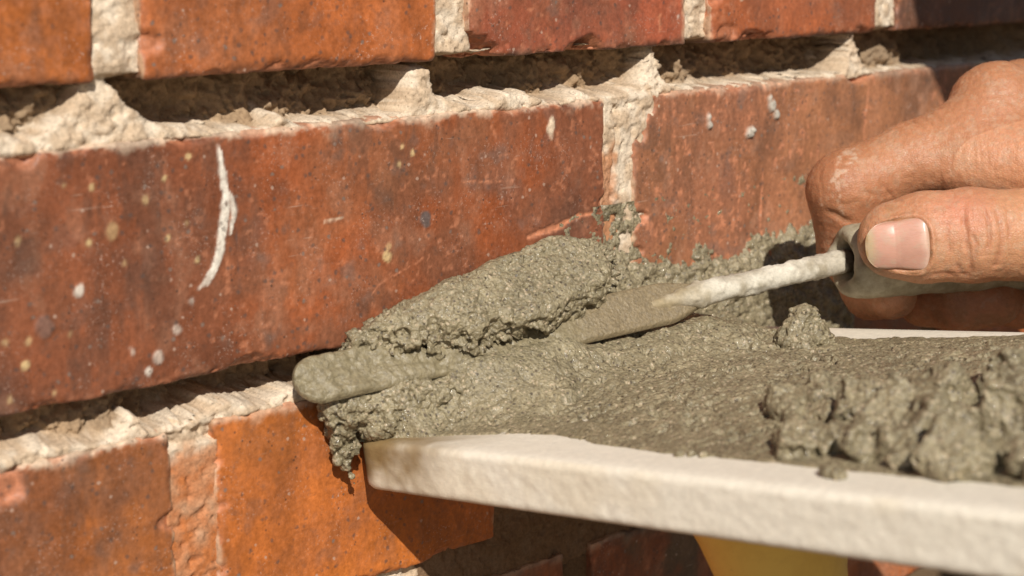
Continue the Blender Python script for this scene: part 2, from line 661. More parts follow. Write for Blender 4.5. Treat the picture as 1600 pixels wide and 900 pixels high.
    if soil:
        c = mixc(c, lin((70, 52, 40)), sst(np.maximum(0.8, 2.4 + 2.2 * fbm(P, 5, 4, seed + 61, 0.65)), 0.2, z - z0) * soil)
    if dirt_shade:
        c = mixc(c, lin((98, 82, 62)), sst(-0.3, 0.5, fbm(P, 14, 4, seed + 29)) * dirt_shade)  # brown grime that also paints shade into the bricks below the hawk
    chips = list(chips)
    if res < 1.0:
        rc = np.random.default_rng(int(seed) * 17 + 3)
        for _ in range(16):
            if rc.random() < 0.7:
                cx_, cz_ = rc.uniform(x0, x1), (z1 if rc.random() < 0.45 else z0)
            else:
                cx_, cz_ = (x0 if rc.random() < 0.5 else x1), rc.uniform(z0, z1)
            sz_ = rc.uniform(1.2, 4.2) if rc.random() < 0.8 else rc.uniform(4, 7)
            chips.append((cx_, cz_, sz_ * rc.uniform(0.8, 2.0), sz_ * 0.75, sz_ * 0.35))
    soot = sst(0.12, 0.85, fbm(P, 26, 5, seed + 51, 0.6))
    c = mixc(c, lin((86, 62, 50)), soot * 0.6 * mottle)
    dusty = sst(0.2, 0.8, fbm(P * np.array((1, 1, 0.7), f32), 12, 5, seed + 53, 0.65))
    c = mixc(c, lin((186, 140, 112)), dusty * 0.30 * dust)
    stain = sst(0.1, 0.5, fbm(P * np.array((1, 1, 0.35), f32), 6, 5, seed + 55, 0.65)) * sst(0.0, 0.5, fbm(P, 40, 2, seed + 57))
    c = mixc(c, lin((74, 58, 48)), stain * 0.45 * mottle)
    for (px, pz, rx, rz, dp) in chips:
        q = ((x - px) / rx) ** 2 + ((z - pz) / rz) ** 2 + 0.35 * fbm(P, 6, 3, seed + 31)
        m = sst(1.0, 0.55, q)
        front = (P[:, 1] < 10)
        P2[:, 1] += dp * m * front * (1 + 0.3 * fbm(P, 4, 3, seed + 33))
        c = mixc(c, PAL['pink'] * 0.85, m * front * (0.8 if rx > 7.5 else 0.5))
    wob = 0.5 * fbm(P, 1.8, 2, seed + 37)
    for (px, pz, r_, colname, h_) in spots:
        q = np.hypot(x - px, (z - pz) * 0.85) + wob
        m = sst(r_ + 0.5, r_ - 0.35, q) * (P[:, 1] < 3) * (1 if h_ > 1 else 0.72 + 0.28 * math.sin(px * 3.7 + pz * 5.1))
        c = mixc(c, PAL[colname] if isinstance(colname, str) else colname, m * 0.92)
        P2[:, 1] -= h_ * m
    for (pts, colname, h_, fade) in lines:
        q = seg_dist(x, z, pts) + wob * 0.8
        m = sst(0.35, -0.35, q) * (P[:, 1] < 3) * (1 - fade * sst(-0.2, 0.4, fine))
        c = mixc(c, PAL[colname], m)
        P2[:, 1] -= h_ * m
    P2[:, 1] += y0
    o = mesh_obj('brick', P2, Q, M_BRICK, wall, col=np.clip(c, 0.01, 0.9), loc=((x0 + x1) / 2, 0, z0))
    return o


SA = [(-185.6, 43.2, 1.9), (-192.2, 41.3, 1.2), (-212.0, 43.8, 1.4), (-169.2, 39.5, 1.0), (-190.7, 55.2, 1.2),
      (-169.3, 55.4, 1.1), (-175.4, 50.4, 1.1), (-161.5, 60.6, 0.8), (-182.4, 34.7, 1.0), (-160.4, 32.7, 1.0),
      (-163.1, 42.9, 1.1), (-199.1, 18.4, 0.8), (-217.0, 19.1, 1.3), (-210.7, 18.1, 1.3), (-211.9, 12.5, 1.0),
      (-216.9, 4.4, 1.4), (-204.6, 3.7, 0.9), (-198.4, 56.4, 0.6), (-89.1, 51.8, 1.1), (-88.4, 56.9, 1.0),
      (-95.0, 25.1, 1.8), (-94.4, 27.6, 1.1), (-84.0, 55.0, 0.7)]
spotsA = [(a, b, r * (0.72 + 0.2 * math.sin(a * 9.1)), 'yellow', 0.15) for a, b, r in SA]
spotsA += [(a, b, r, 'white', 0.3) for a, b, r in [(-168.0, 14.3, 1.2), (-174.3, 8.0, 1.4), (-177.1, 4.6, 0.8),
                                                   (-181.5, 10.7, 0.8), (-162.6, 21.6, 0.8), (-196.2, 29.1, 1.4)]]
spotsA += [(-206.1, 21.1, 2.3, 'grey', 0.9), (-79.5, 34.4, 2.0, lin((92, 88, 86)), 0.15),
           (-26.5, 57.8, 1.7, 'cream', 0.2), (-26.2, 60.0, 1.2, 'cream', 0.2), (-26.3, 55.6, 1.2, 'cream', 0.2)]
linesA = [([(-152.2, 62.6, 0.5), (-151.3, 55.2, 1.1), (-150.6, 49.9, 1.3), (-151.3, 43.0, 1.5), (-152.7, 36.1, 1.3),
            (-155.1, 29.3, 1.0), (-157.9, 26.2, 1.0), (-160.0, 24.7, 0.3)], 'white', 0.25, 0.35),
          ([(-149.3, 49.8, 0.4), (-147.9, 44.4, 1.0), (-149.5, 38.4, 0.6)], 'white', 0.35, 0.2),
          ([(-36.7, 23.8, 0.6), (-23.7, 25.3, 1.1), (-13.3, 28.0, 0.7), (-2.6, 27.8, 0.1)], 'pink', -0.5, 0.1),
          ([(-63.8, 44.2, 0.15), (-47.7, 42.6, 0.15)], 'pink', 0.0, 0.5),
          ([(-118, 38, 0.1), (-111, 38.4, 0.15)], 'cream', 0.0, 0.2),
          ([(-81, 22.5, 0.05), (-98, 17, 0.12), (-104, 12, 0.05)], 'pink', 0.0, 0.4),
          ([(-147, 62, 0.0), (-147.6, 40, 0.1), (-147.2, 20, 0.0)], 'purple', -0.2, 0.3)]

HI = 0.62
# the course being pointed
brick(-226, 0, 0, 66, PAL['red'], PAL['dark'], 1, HI, 2.2, spots=spotsA, lines=linesA, mottle=0.8, topcream=0.7, dust=0.6,
      tints=[(-138, -160, lin((116, 70, 48)), 0.65), (-60, -20, lin((140, 82, 56)), 0.4), (-215, -235, lin((96, 66, 52)), 0.5)])
brick(13, 226, 0, 66, lin((160, 106, 74)), lin((150, 98, 72)), 2, HI, 2.0,
      spots=[(87.1, 57.3, 2.0, 'splat', 1.3), (89.9, 54.1, 1.3, 'splat', 1.3), (86.0, 60.2, 1.2, 'splat', 1.1), (52.2, 52.9, 1.2, 'splat', 1.3),
             (52.0, 55.6, 0.9, 'splat', 1.3), (74.4, 48.5, 1.7, 'splat', 1.3), (76, 50, 1.0, 'splat', 1.1),
             (60, 41, 1.1, 'purple', 0), (27, 43, 1.0, 'grey', 0.1)],
      lines=[([(148, 60, 0.2), (146, 44, 0.5), (147, 36, 0.2)], 'pink', 0.05, 0.4), ([(83, 34, 0.3), (82, 18, 0.8), (82, 10, 0.4)], 'pink', 0.0, 0.5),
             ([(70, 35, 0.2), (69, 20, 0.5)], 'pink', 0.0, 0.6)],
      chips=[(13, 62, 11, 13, 2.5)], dust=1.0, mottle=0.7, topcream=0.35, tints=[(70, 110, lin((176, 120, 82)), 0.5)])
brick(239, 452, 0, 66, PAL['brown'], PAL['dark'], 3, 2.0)
brick(-452, -239, 0, 66, PAL['red'], PAL['dark'], 4, 2.0)
# header course above
UZ0, UZ1 = 81.3, 147.0
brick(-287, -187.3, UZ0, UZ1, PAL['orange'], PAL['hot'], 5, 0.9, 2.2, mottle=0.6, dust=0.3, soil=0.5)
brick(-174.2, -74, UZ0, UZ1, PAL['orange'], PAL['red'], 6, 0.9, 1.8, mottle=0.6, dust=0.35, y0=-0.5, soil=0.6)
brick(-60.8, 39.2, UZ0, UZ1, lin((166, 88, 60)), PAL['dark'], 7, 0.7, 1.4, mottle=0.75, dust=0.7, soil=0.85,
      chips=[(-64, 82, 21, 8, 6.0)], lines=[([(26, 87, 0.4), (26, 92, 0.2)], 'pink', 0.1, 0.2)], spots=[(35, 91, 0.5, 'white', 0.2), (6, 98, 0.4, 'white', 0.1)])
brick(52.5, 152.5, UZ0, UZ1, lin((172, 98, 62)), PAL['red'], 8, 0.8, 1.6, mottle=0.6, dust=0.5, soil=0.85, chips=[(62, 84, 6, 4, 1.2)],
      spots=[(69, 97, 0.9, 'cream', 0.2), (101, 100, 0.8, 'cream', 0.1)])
brick(165.8, 266, UZ0, UZ1, PAL['dark'], PAL['purple'], 9, 1.2, 1.6)
brick(279, 379, UZ0, UZ1, PAL['red'], PAL['dark'], 10, 2.0)
brick(392, 492, UZ0, UZ1, PAL['orange'], PAL['dark'], 111, 3.0)
brick(-400, -300, UZ0, UZ1, PAL['red'], PAL['dark'], 12, 2.0)
# header course below
LZ0, LZ1 = -74.0, -12.7
brick(-271, -171, LZ0, LZ1, PAL['hot'], PAL['dark'], 13, 0.8, 2.0, mottle=0.75, topcream=0.8, chips=[(-221, -17, 8, 7, 2.5)], dust=0.3, tints=[(-192, -206, lin((120, 72, 46)), 0.55)])
brick(-157.8, -52, LZ0, LZ1, PAL['hot'], PAL['orange'], 14, 0.75, 2.0, mottle=0.35, topcream=0.45, dust=0.15)
brick(-24, 78, LZ0, LZ1, PAL['dark'], lin((96, 80, 70)), 15, 1.2, 2.0, dirt_shade=0.5)
brick(91, 194, LZ0, LZ1, PAL['red'], PAL['dark'], 16, 2.0, dirt_shade=0.5)
brick(207, 308, LZ0, LZ1, PAL['orange'], PAL['dark'], 17, 2.0)
brick(321, 424, LZ0, LZ1, PAL['red'], PAL['dark'], 18, 3.0)
brick(-385, -284, LZ0, LZ1, PAL['orange'], PAL['dark'], 19, 2.0)
# stretchers under it
brick(-238, -20, -152, -87, PAL['orange'], PAL['dark'], 20, 1.6, dirt_shade=0.6)
brick(-7, 126, -152, -87, PAL['red'], PAL['dark'], 21, 1.6, dirt_shade=0.9)
brick(138, 340, -152, -87, PAL['orange'], PAL['pink'], 22, 1.6, dust=1.0)
brick(353, 560, -152, -87, PAL['red'], PAL['dark'], 23, 3.0)
brick(-464, -251, -152, -87, PAL['red'], PAL['dark'], 24, 3.0)
# the rest of the wall, outside the picture
seed = 40
courses = [(160, 'S'), (238, 'H'), (316, 'S'), (394, 'H'), (-230, 'H'), (-308, 'S'), (-386, 'H')]
basec = [PAL['red'], PAL['orange'], PAL['hot'], PAL['brown']]
for zc, kind in courses:
    L, step = (213, 226) if kind == 'S' else (100, 113)
    x = -464 if kind == 'S' else -428
    while x < 500:
        brick(x, x + L, zc, zc + 65, basec[seed % 4], PAL['dark'], seed, 6.0, 1.6)
        seed += 1
        x += step
for zc, xs in ((0, [(465, 565)]), (UZ0, [(-428, -413)]), (LZ0, [(437, 537), (-464, -398)])):
    for a, b in xs:
        brick(a, b, zc, zc + 63, PAL['red'], PAL['dark'], seed, 6.0)
        seed += 1

# old mortar: one rough sheet set back between the bricks
def mortar_sheet(xa, xb, za, zb, res):
    nx, nz = int((xb - xa) / res), int((zb - za) / res)
    X, Z = np.meshgrid(np.linspace(xa, xb, nx), np.linspace(za, zb, nz), indexing='ij')
    X, Z = X.ravel(), Z.ravel()
    P0 = np.stack([X, np.zeros_like(X), Z], -1).astype(f32)

    def shape(P):
        n1 = fbm(P, 16, 4, 71)
        n2 = fbm(P, 4.5, 4, 73)
        n3 = fbm(P, 1.6, 2, 75)
        d = 2.6 + 1.2 * n1 + 0.5 * n2 + 0.3 * n3              # perpends: nearly full
        for (xa_, xb_, za_, zb_) in BOXES:
            d = np.where((X > xa_ + 2.5) & (X < xb_ - 2.5) & (Z > za_ + 2.5) & (Z < zb_ - 2.5), 12.0, d)
        light = np.ones_like(X)

        def bed(zt, J, hbase, deep, tabs, amp):
            nonlocal d, light
            t = Z - zt
            hl = hbase + amp * np.maximum(0, fbm(np.stack([X, P[:, 1], X * 0 + zt], -1), 13, 4, 77)) + 0.5 * n2
            for (xc, hh, hw) in tabs:
                dx_ = np.abs(X - xc + 1.0 * n2)
                if hh > 20:                                    # concave mound reaching the brick above
                    hl = np.maximum(hl, np.minimum(17, hh * np.exp(-dx_ / hw)) + 0.5 * n2)
                elif hh > 12:                                  # broken block
                    hl = np.maximum(hl, hh * sst(hw, hw * 0.45, dx_ + 1.2 * n2) + 0.7 * n2)
                else:
                    hl = np.maximum(hl, hh * np.exp(-(dx_ / (hw * 0.62)) ** 1.7) + 0.5 * n2)
            hl = hl + 0.35 * n2 + 0.25 * n3 + 0.3 * n1
            dd = (1.1 + 0.9 * n2 + 0.6 * n3 + np.clip(t, 0, 99) * 0.16) + deep * sst(-0.8, 1.6, t - hl)
            dd += sst(-0.8, 1.6, t - hl) * (3.0 * n1 + 2.0 * n2 + 0.7 * n3)
            w = sst(-2.2, -0.2, t) * sst(J + 2.2, J + 0.2, t)
            d = d * (1 - w) + dd * w
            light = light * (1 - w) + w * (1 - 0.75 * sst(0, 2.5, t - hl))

        deepU = 15 + 6 * fbm(np.stack([X, X * 0, X * 0], -1), 34, 2, 79)
        bed(66, 15.3, -1.5, deepU, [(-186, 24, 9.0), (-190, 3.6, 26), (-130, 3.6, 5), (-78, 14.0, 6.5), (-70, 4.4, 16), (-43, 4.2, 15), (-33, 3.2, 9),
                                   (-10, 2.2, 12), (25.5, 21.0, 3.2), (20, 3.6, 16), (140, 21, 3.6), (143, 3.5, 11), (-216, 4.0, 20)], 0.8)
        deepL = np.where(X < -179, 7.0, 19.0) + 2 * n1
        deepL = np.where(np.abs(X + 179) < 6, 7 + 12 * sst(-185, -174, X), deepL)
        bed(-12.7, 12.7, 0.6, deepL, [(-181, 6.0, 4), (-152, 4.2, 16), (-210, 2.6, 26), (-128, 3.0, 12)], 1.2)
        # the ragged wide mortar patch right of the lower orange brick and the flush joint left of it
        w = ((Z < -14) & (Z > -76) & (X > -54) & (X < -20))
        d = np.where(w, 0.6 + 1.2 * n1 + 1.4 * n2 + 0.5 * n3, d)
        w = ((Z < -18) & (Z > -76) & (X > -173) & (X < -156))
        d = np.where(w, 1.0 + 0.2 * n1 + 0.15 * n2 + 0.08 * n3, d)
        w = ((Z < 66) & (Z > 2) & (X > -2) & (X < 26))
        d = np.where(w, 1.3 + 0.5 * n1 + 0.35 * n2 + 0.2 * n3 - 1.0 * sst(40, 58, Z), d)
        # crack down the perpend
        cr = np.exp(-((X - 4.2 - 1.2 * vn(P, 9, 5)) / 0.55) ** 2) * sst(30, 40, Z) * (Z < 63)
        d = d + 2.0 * cr * (vn(P, 6, 9) > -0.1)
        return d, light, n1, n2, n3

    d, light, n1, n2, n3 = shape(P0)
    P = P0.copy()
    P[:, 1] = d * 0.8
    d, light, n1, n2, n3 = shape(P)
    P = P0.copy()
    c = np.tile(lin((198, 174, 146)), (len(P), 1))
    c = mixc(c, lin((220, 202, 178)), sst(-0.3, 0.5, n2) * light)
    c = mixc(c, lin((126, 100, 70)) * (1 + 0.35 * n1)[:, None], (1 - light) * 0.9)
    c = mixc(c, lin((186, 114, 66)), sst(-17, -24, Z + 3 * n2) * ((Z > -76) & (X > -173) & (X < -156)) * (0.85 + 0.3 * n2))
    c = mixc(c, lin((180, 118, 76)), sst(8.0, 4.0, X + 1.5 * n2) * sst(52, 44, Z + 3 * n2) * (Z > 0) * (X > -2) * 0.8)
    c = mixc(c, lin((112, 84, 58)), (((Z < -14) & (X > -54)) | ((Z < -72) & (X + 3 * n2 > -84))) * 0.9)  # brown mortar, darkened further to paint in the shade under the hawk
    P[:, 1] = d
    P = P + np.stack([0.4 * fbm(P, 3.2, 3, 81), 0.4 * fbm(P, 3.4, 3, 83), 1.0 * fbm(P, 5.5, 4, 85, 0.6)], -1) * (sst(1.3, 4, np.abs(d)))[:, None]
    P[:, 1] += 0.22 * vn(P, 1.6, 87) + 0.7 * sst(-0.35, -0.6, vn(P, 2.6, 88) + 0.3 * vn(P, 1.1, 89)) - 0.5 * np.maximum(0, vn(P, 1.2, 90) - 0.3)
    nxz = grid_quads(nx, nz)
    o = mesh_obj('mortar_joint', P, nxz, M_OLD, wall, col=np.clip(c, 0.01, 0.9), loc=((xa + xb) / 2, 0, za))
    return o


mortar_sheet(-240, 300, -92, 112, 0.62)


def rough_block(name, x0, x1, y0, y1, z0, z1, mat, parent):
    V = np.array([(x, y, z) for x in (x0, x1) for y in (y0, y1) for z in (z0, z1)], float)
    Q = np.array([(0, 1, 3, 2), (4, 6, 7, 5), (0, 4, 5, 1), (2, 3, 7, 6), (0, 2, 6, 4), (1, 5, 7, 3)])
    c = np.tile(lin((128, 104, 78)), (8, 1))
    return mesh_obj(name, V, Q, mat, parent, col=c, loc=((x0 + x1) / 2, y0, z0), smooth=False)


# mortar of the joints round that sheet and the solid core behind
rough_block('mortar_joint', -470, -240, 3.2, 30, -388, 462, M_OLD, wall)
rough_block('mortar_joint', 300, 570, 3.2, 30, -388, 462, M_OLD, wall)
rough_block('mortar_joint', -240, 300, 3.2, 30, -388, -92, M_OLD, wall)
rough_block('mortar_joint', -240, 300, 3.2, 30, 112, 462, M_OLD, wall)
rough_block('wall_core', -460, 560, 30, 99, GZ, 460, M_OLD, wall)

# ------------------------------------------------------------------ hawk board and its handle
B0 = np.array((-114.0, -3.0, -26.5))
EX = np.array((1, 0, 0.04)); EX /= np.linalg.norm(EX)
EY = np.array((0, -1, math.tan(math.radians(7.9)))); EY -= EX * (EX @ EY); EY /= np.linalg.norm(EY)
EN = np.cross(EY, EX); EN = EN if EN[2] > 0 else -EN
BW, BL, BT = 173.0, 236.0, 15.0


def bd(a, b, h=0.0):
    """board coordinates to world: a along the wall, b out from it, h above the board"""
    a, b, h = np.broadcast_arrays(np.asarray(a, float), b, h)
    return B0 + a[..., None] * EX + b[..., None] * EY + h[..., None] * EN


hawk = empty('plasterer_hawk', bd(BW / 2, BL / 2, -BT - 95))
tag(hawk, 'white faced mortar hawk held level against the wall, with a yellow handle', 'hawk')


def make_board():
    res = 0.9
    R = 11.0
    # outline of a rounded rectangle walked densely, stacked into a rim profile, capped by fans of rings
    per = []
    for (cx, cy, a0) in ((R, R, 180), (BW - R, R, 270), (BW - R, BL - R, 0), (R, BL - R, 90)):
        for k in range(13):
            t = math.radians(a0 + 90 * k / 12)
            per.append((cx + R * math.cos(t), cy + R * math.sin(t)))
    dense = []
    for i in range(len(per)):
        p, q = np.array(per[i]), np.array(per[(i + 1) % len(per)])
        m = max(1, int(np.linalg.norm(q - p) / res))
        for k in range(m):
            dense.append(p + (q - p) * k / m)
    D = np.array(dense)
    cen = np.array((BW / 2, BL / 2))
    prof = [(1.0, 0)]
    rows = []
    hs = [(0.0, -60), (0, -20), (0, -6), (0.0, -2.2), (-0.5, -0.8), (-1.4, -0.15), (-2.2, 0.1)] + [(-2.8 - 0.9 * k, 0.15) for k in range(0, 11)] + [(-12.6, 0.1), (-13.6, -0.15), (-14.6, -0.9), (-15, -2.4), (-15, -8), (-15, -60)]
    ins = np.array((R, R))
    for (h, off) in hs:
        # offset outline towards the centre line by 'off'
        core = np.clip(D, (min(abs(off) + R, BW / 2 - 1),) * 2, (BW - min(abs(off) + R, BW / 2 - 1), BL - min(abs(off) + R, BW / 2 - 1))) if off < 0 else None
        if off < 0:
            v = D - np.clip(D, (R, R), (BW - R, BL - R))
            L = np.linalg.norm(v, axis=1, keepdims=True)
            nv = v / np.maximum(L, 1e-6)
            Q_ = D + nv * off
            if off <= -20:
                Q_ = cen + (D - cen) * (1 + off / 84.0 * 0.98)
        else:
            Q_ = D
        rows.append(np.concatenate([Q_, np.full((len(D), 1), h)], 1))
    A = np.concatenate(rows)
    nr, m = len(rows), len(D)
    idx = np.arange(nr * m).reshape(nr, m)
    nxt = np.roll(idx, -1, axis=1)
    Q = np.stack([idx[:-1], nxt[:-1], nxt[1:], idx[1:]], -1).reshape(-1, 4)
    V = bd(A[:, 0], A[:, 1], A[:, 2])
    rimw = ((A[:, 2] < -0.3) & (A[:, 2] > -14.8)).astype(float)
    v2 = A[:, :2] - np.clip(A[:, :2], (R, R), (BW - R, BL - R))
    nv = v2 / np.maximum(np.linalg.norm(v2, axis=1, keepdims=True), 1e-6)
    dis = rimw * (0.05 * fbm(V, 12, 3, 91) + 0.13 * fbm(V * np.array((1, 0.7, 1.2)), 2.2, 3, 93))
    V = V + (nv[:, :1] * EX + nv[:, 1:] * EY) * dis[:, None] + EN * (0.03 * fbm(V, 12, 3, 95))[:, None]
    c = np.tile(lin((230, 222, 204)), (len(V), 1))
    c = mixc(c, lin((222, 210, 186)), rimw * sst(-0.2, 0.6, fbm(V, 22, 4, 97)) * 0.7)
    # mortar rubbed on the rim at the corner by the wall
    st = sst(52, 16, np.hypot(A[:, 0], A[:, 1]) + 9 * fbm(V, 8, 4, 99)) * sst(-16, -6, A[:, 2] + 3 * fbm(V, 6, 3, 98))
    c = mixc(c, lin((136, 112, 74)), st)
    me = mesh_obj('board', V, Q[:, ::-1], M_BOARD, hawk, col=c, loc=bd(BW / 2, BL / 2, -BT))
    return me


make_board()


def make_handle():
    # oval moulded handle that flares into a round foot under the board and leans outwards
    rows = []
    m = 48
    hs = [(-15.2, 34, 30), (-17.0, 34, 30), (-19, 33, 29), (-22, 29, 25), (-26, 26, 22), (-34, 23, 19), (-46, 19.5, 16.5), (-60, 17.5, 15), (-80, 17.8, 15.5), (-96, 18.5, 16.5), (-106, 18, 16), (-111, 15, 13), (-113, 8, 7), (-113.2, 0.5, 0.5)]
    for (h, ra, rb) in hs:
        t = np.linspace(0, 2 * np.pi, m, endpoint=False)
        ca = BW * 0.36 + ra * np.cos(t)
        cb = 103 + rb * np.sin(t) + 0.10 * (-17 - h)
        rows.append(bd(ca, cb, np.full(m, float(h))))
    V = np.concatenate(rows)
    idx = np.arange(len(V)).reshape(len(hs), m)
    nxt = np.roll(idx, -1, axis=1)
    Q = np.stack([idx[:-1], nxt[:-1], nxt[1:], idx[1:]], -1).reshape(-1, 4)
    return mesh_obj('handle', V, Q[:, ::-1], M_YEL, hawk, loc=bd(BW / 2, 103, -17))


make_handle()

# ------------------------------------------------------------------ pointing trowel
TIP = np.array((-134.5, -6.0, -6.0))
HEEL = np.array((3.0, -39.0, 4.4))
MOUTH = np.array((52.7, -60.0, 11.7))
trowel = empty('pointing_trowel', TIP)
tag(trowel, 'narrow pointing trowel with mortar coated blade, white caked shank and worn grip', 'trowel')
TL = HEEL - TIP
TLEN = np.linalg.norm(TL)
TU = TL / TLEN
TWv = np.array((0, -0.66, -0.75))
TWv = TWv - TU * (TU @ TWv)
TWv /= np.linalg.norm(TWv)
TN = np.cross(TU, TWv)
TN = TN if TN[2] > 0 else -TN


def make_blade():
    nu, nv = 220, 26
    u = np.linspace(0, 1, nu)
    s = u * (TLEN + 2)
    hw = np.where(s < 7.2, np.sqrt(np.maximum(0.02, 1 - ((7.2 - s) / 7.2) ** 2)) * 7.4, 7.4)
    hw = hw * (1 - 0.48 * sst(TLEN - 16, TLEN + 1, s))
    v = np.linspace(-1, 1, nv)
    Sg, Vg = np.meshgrid(s, v, indexing='ij')
    wv = Vg * hw[:, None]
    edge = np.sqrt(np.maximum(0, 1 - Vg ** 2))
    th = 1.7 * np.clip(edge * 2.0, 0, 1) * (1 + 0.5 * sst(20, 0, Sg)) + 1.6 * sst(TLEN - 22, TLEN, Sg) * np.exp(-(wv / 3.2) ** 2)
    base = TIP + Sg[..., None] * TU + wv[..., None] * TWv
    base = base.reshape(-1, 3)
    nz = 0.8 * fbm(base, 7, 4, 121) + 0.30 * fbm(base * np.array((0.5, 1, 1)), 2.2, 3, 123) - 1.2 * np.maximum(0, vn(base, 2.6, 125) - 0.55)
    coat = sst(TLEN - 38, TLEN - 60, Sg.ravel())
    nz = nz + 0.55 * coat * crumbs(base.astype(f32), 127)
    th = th.ravel() + nz * (0.25 + 0.75 * coat) * np.clip(edge.ravel() * 1.5, 0, 1)
    top = base + TN * th[:, None]
    bot = base - TN * (0.6 * np.clip(edge.ravel() * 2, 0.02, 1))[:, None]
    V = np.concatenate([top, bot])
    q = grid_quads(nu, nv)
    n_ = nu * nv
    i = np.arange(n_).reshape(nu, nv)
    ring = np.concatenate([i[:, 0], i[-1, 1:], i[::-1, -1][1:], i[0, ::-1][1:]])
    rim = np.stack([ring[:-1], ring[1:], ring[1:] + n_, ring[:-1] + n_], -1)
    Q = np.concatenate([q, q[:, ::-1] + n_, rim[:, ::-1]])
    return mesh_obj('blade', V, Q, M_BLADE, trowel, loc=TIP, attrs={'bare': np.concatenate([1 - coat, 1 - coat])})


def mat_blade():
    m = Mat('mortar_coated_steel')
    g = m.noise(1.4, 5, 0.7)
    c = m.mix(m.attr('bare', 'Fac'), (0.238, 0.196, 0.115), (0.225, 0.172, 0.098))
    c = m.mix(1.0, c, m.ramp(g, 0.3, 0.7, 0.66, 1.25), 'MULTIPLY')
    n = m.bump(m.noise(0.8, 3, 0.65), 0.35, 0.9)
    n = m.bump(m.voro(1.1), 0.3, 0.5, n)
    n = m.bump(m.noise(5, 3, 0.6, sc=(0.25, 1, 1)), 0.3, 0.6, n)
    return m.done(c, m.ramp(m.noise(1.2, 3), 0.35, 0.65, 0.28, 0.6), n, 0.5)


M_BLADE = mat_blade()
make_blade()


def tube_along(pts, radii, m, seed=0, rough=0.0, rs=3.0, cap=True):
    pts = np.asarray(pts, float)
    t = np.gradient(pts, axis=0)
    t /= np.linalg.norm(t, axis=1, keepdims=True)
    ref = np.array((0, 0, 1.0))
    u = np.cross(t, ref)
    u /= np.linalg.norm(u, axis=1, keepdims=True)
    v = np.cross(u, t)
    a = np.linspace(0, 2 * np.pi, m, endpoint=False)
    d = u[:, None, :] * np.cos(a)[None, :, None] + v[:, None, :] * np.sin(a)[None, :, None]
    P = pts[:, None, :] + d * np.asarray(radii)[:, None, None]
    if rough:
        nn = fbm(P.reshape(-1, 3), rs, 4, seed).reshape(P.shape[:2])
        P = P + d * (nn * rough)[..., None]
    V = P.reshape(-1, 3)
    n_ = len(pts)
    idx = np.arange(n_ * m).reshape(n_, m)
    nx = np.roll(idx, -1, axis=1)
    Q = np.stack([idx[:-1], nx[:-1], nx[1:], idx[1:]], -1).reshape(-1, 4)
    return V, Q, d.reshape(-1, 3)


def make_shank():
    n_ = 120
    t = np.linspace(0, 1, n_)
    A = HEEL - TU * 20 + TN * 0.6
    C = (A + MOUTH) / 2 + TN * 1.2
    Bp = MOUTH + (MOUTH - HEEL) / np.linalg.norm(MOUTH - HEEL) * 14
    pts = ((1 - t) ** 2)[:, None] * A + (2 * t * (1 - t))[:, None] * C + (t ** 2)[:, None] * Bp
    full = np.linalg.norm(pts - A, axis=1)
    tot = full[-1]
    r = 4.2 - 0.5 * sst(12, 34, full) + 0.2 * sst(tot - 34, tot - 18, full)
    r = r - 0.7 * sst(tot - 14.5, tot - 14.0, full)
    r = np.minimum(r, 0.8 + full * 0.19)
    V, Q, d = tube_along(pts, r, 40)
    nn = fbm(V, 4.0, 4, 131)
    fl = np.repeat(full, 40)
    caked = sst(tot - 17.0, tot - 18.0, fl + 0.7 * fbm(V, 3, 3, 133))
    V = V + d * (caked * (0.14 * nn + 0.30 * np.maximum(0, fbm(V, 2.0, 3, 135)) + 0.5 * sst(0.15, 0.3, fbm(V, 4, 3, 137))))[:, None]
    c = np.tile(lin((208, 200, 182)), (len(V), 1))
    c = mixc(c, lin((160, 150, 128)), sst(0.0, 0.7, nn) * 0.7)
    c = mixc(c, lin((116, 98, 70)), sst(-0.1, 0.35, fbm(V, 10, 3, 139)) * sst(8, 30, fl) * 0.35)
    c = mixc(c, lin((92, 78, 62)), 1 - caked)
    c = mixc(c, lin((150, 132, 98)), sst(24, 4, fl + 6 * fbm(V, 5, 3, 138)) * 0.85)
    return mesh_obj('shank', V, Q[:, ::-1], M_SHANK, trowel, col=c, loc=HEEL)


make_shank()

# hand frame: x to the right of the grip, y up, z out of the wall towards the viewer's side
HM = Matrix((
    (0.72562517, 0.14047683, -0.67359808, MOUTH[0] * S),
    (-0.6880404, 0.13635281, -0.71274702, MOUTH[1] * S),
    (-0.00827746, 0.98064987, 0.19559477, MOUTH[2] * S),
    (0, 0, 0, 1)))
HR = np.array(HM.to_3x3())


def hand_to_world(p):
    return np.asarray(p, float) @ HR.T + MOUTH


GA = np.array((0.958, 0.045, -0.283)); GA /= np.linalg.norm(GA)


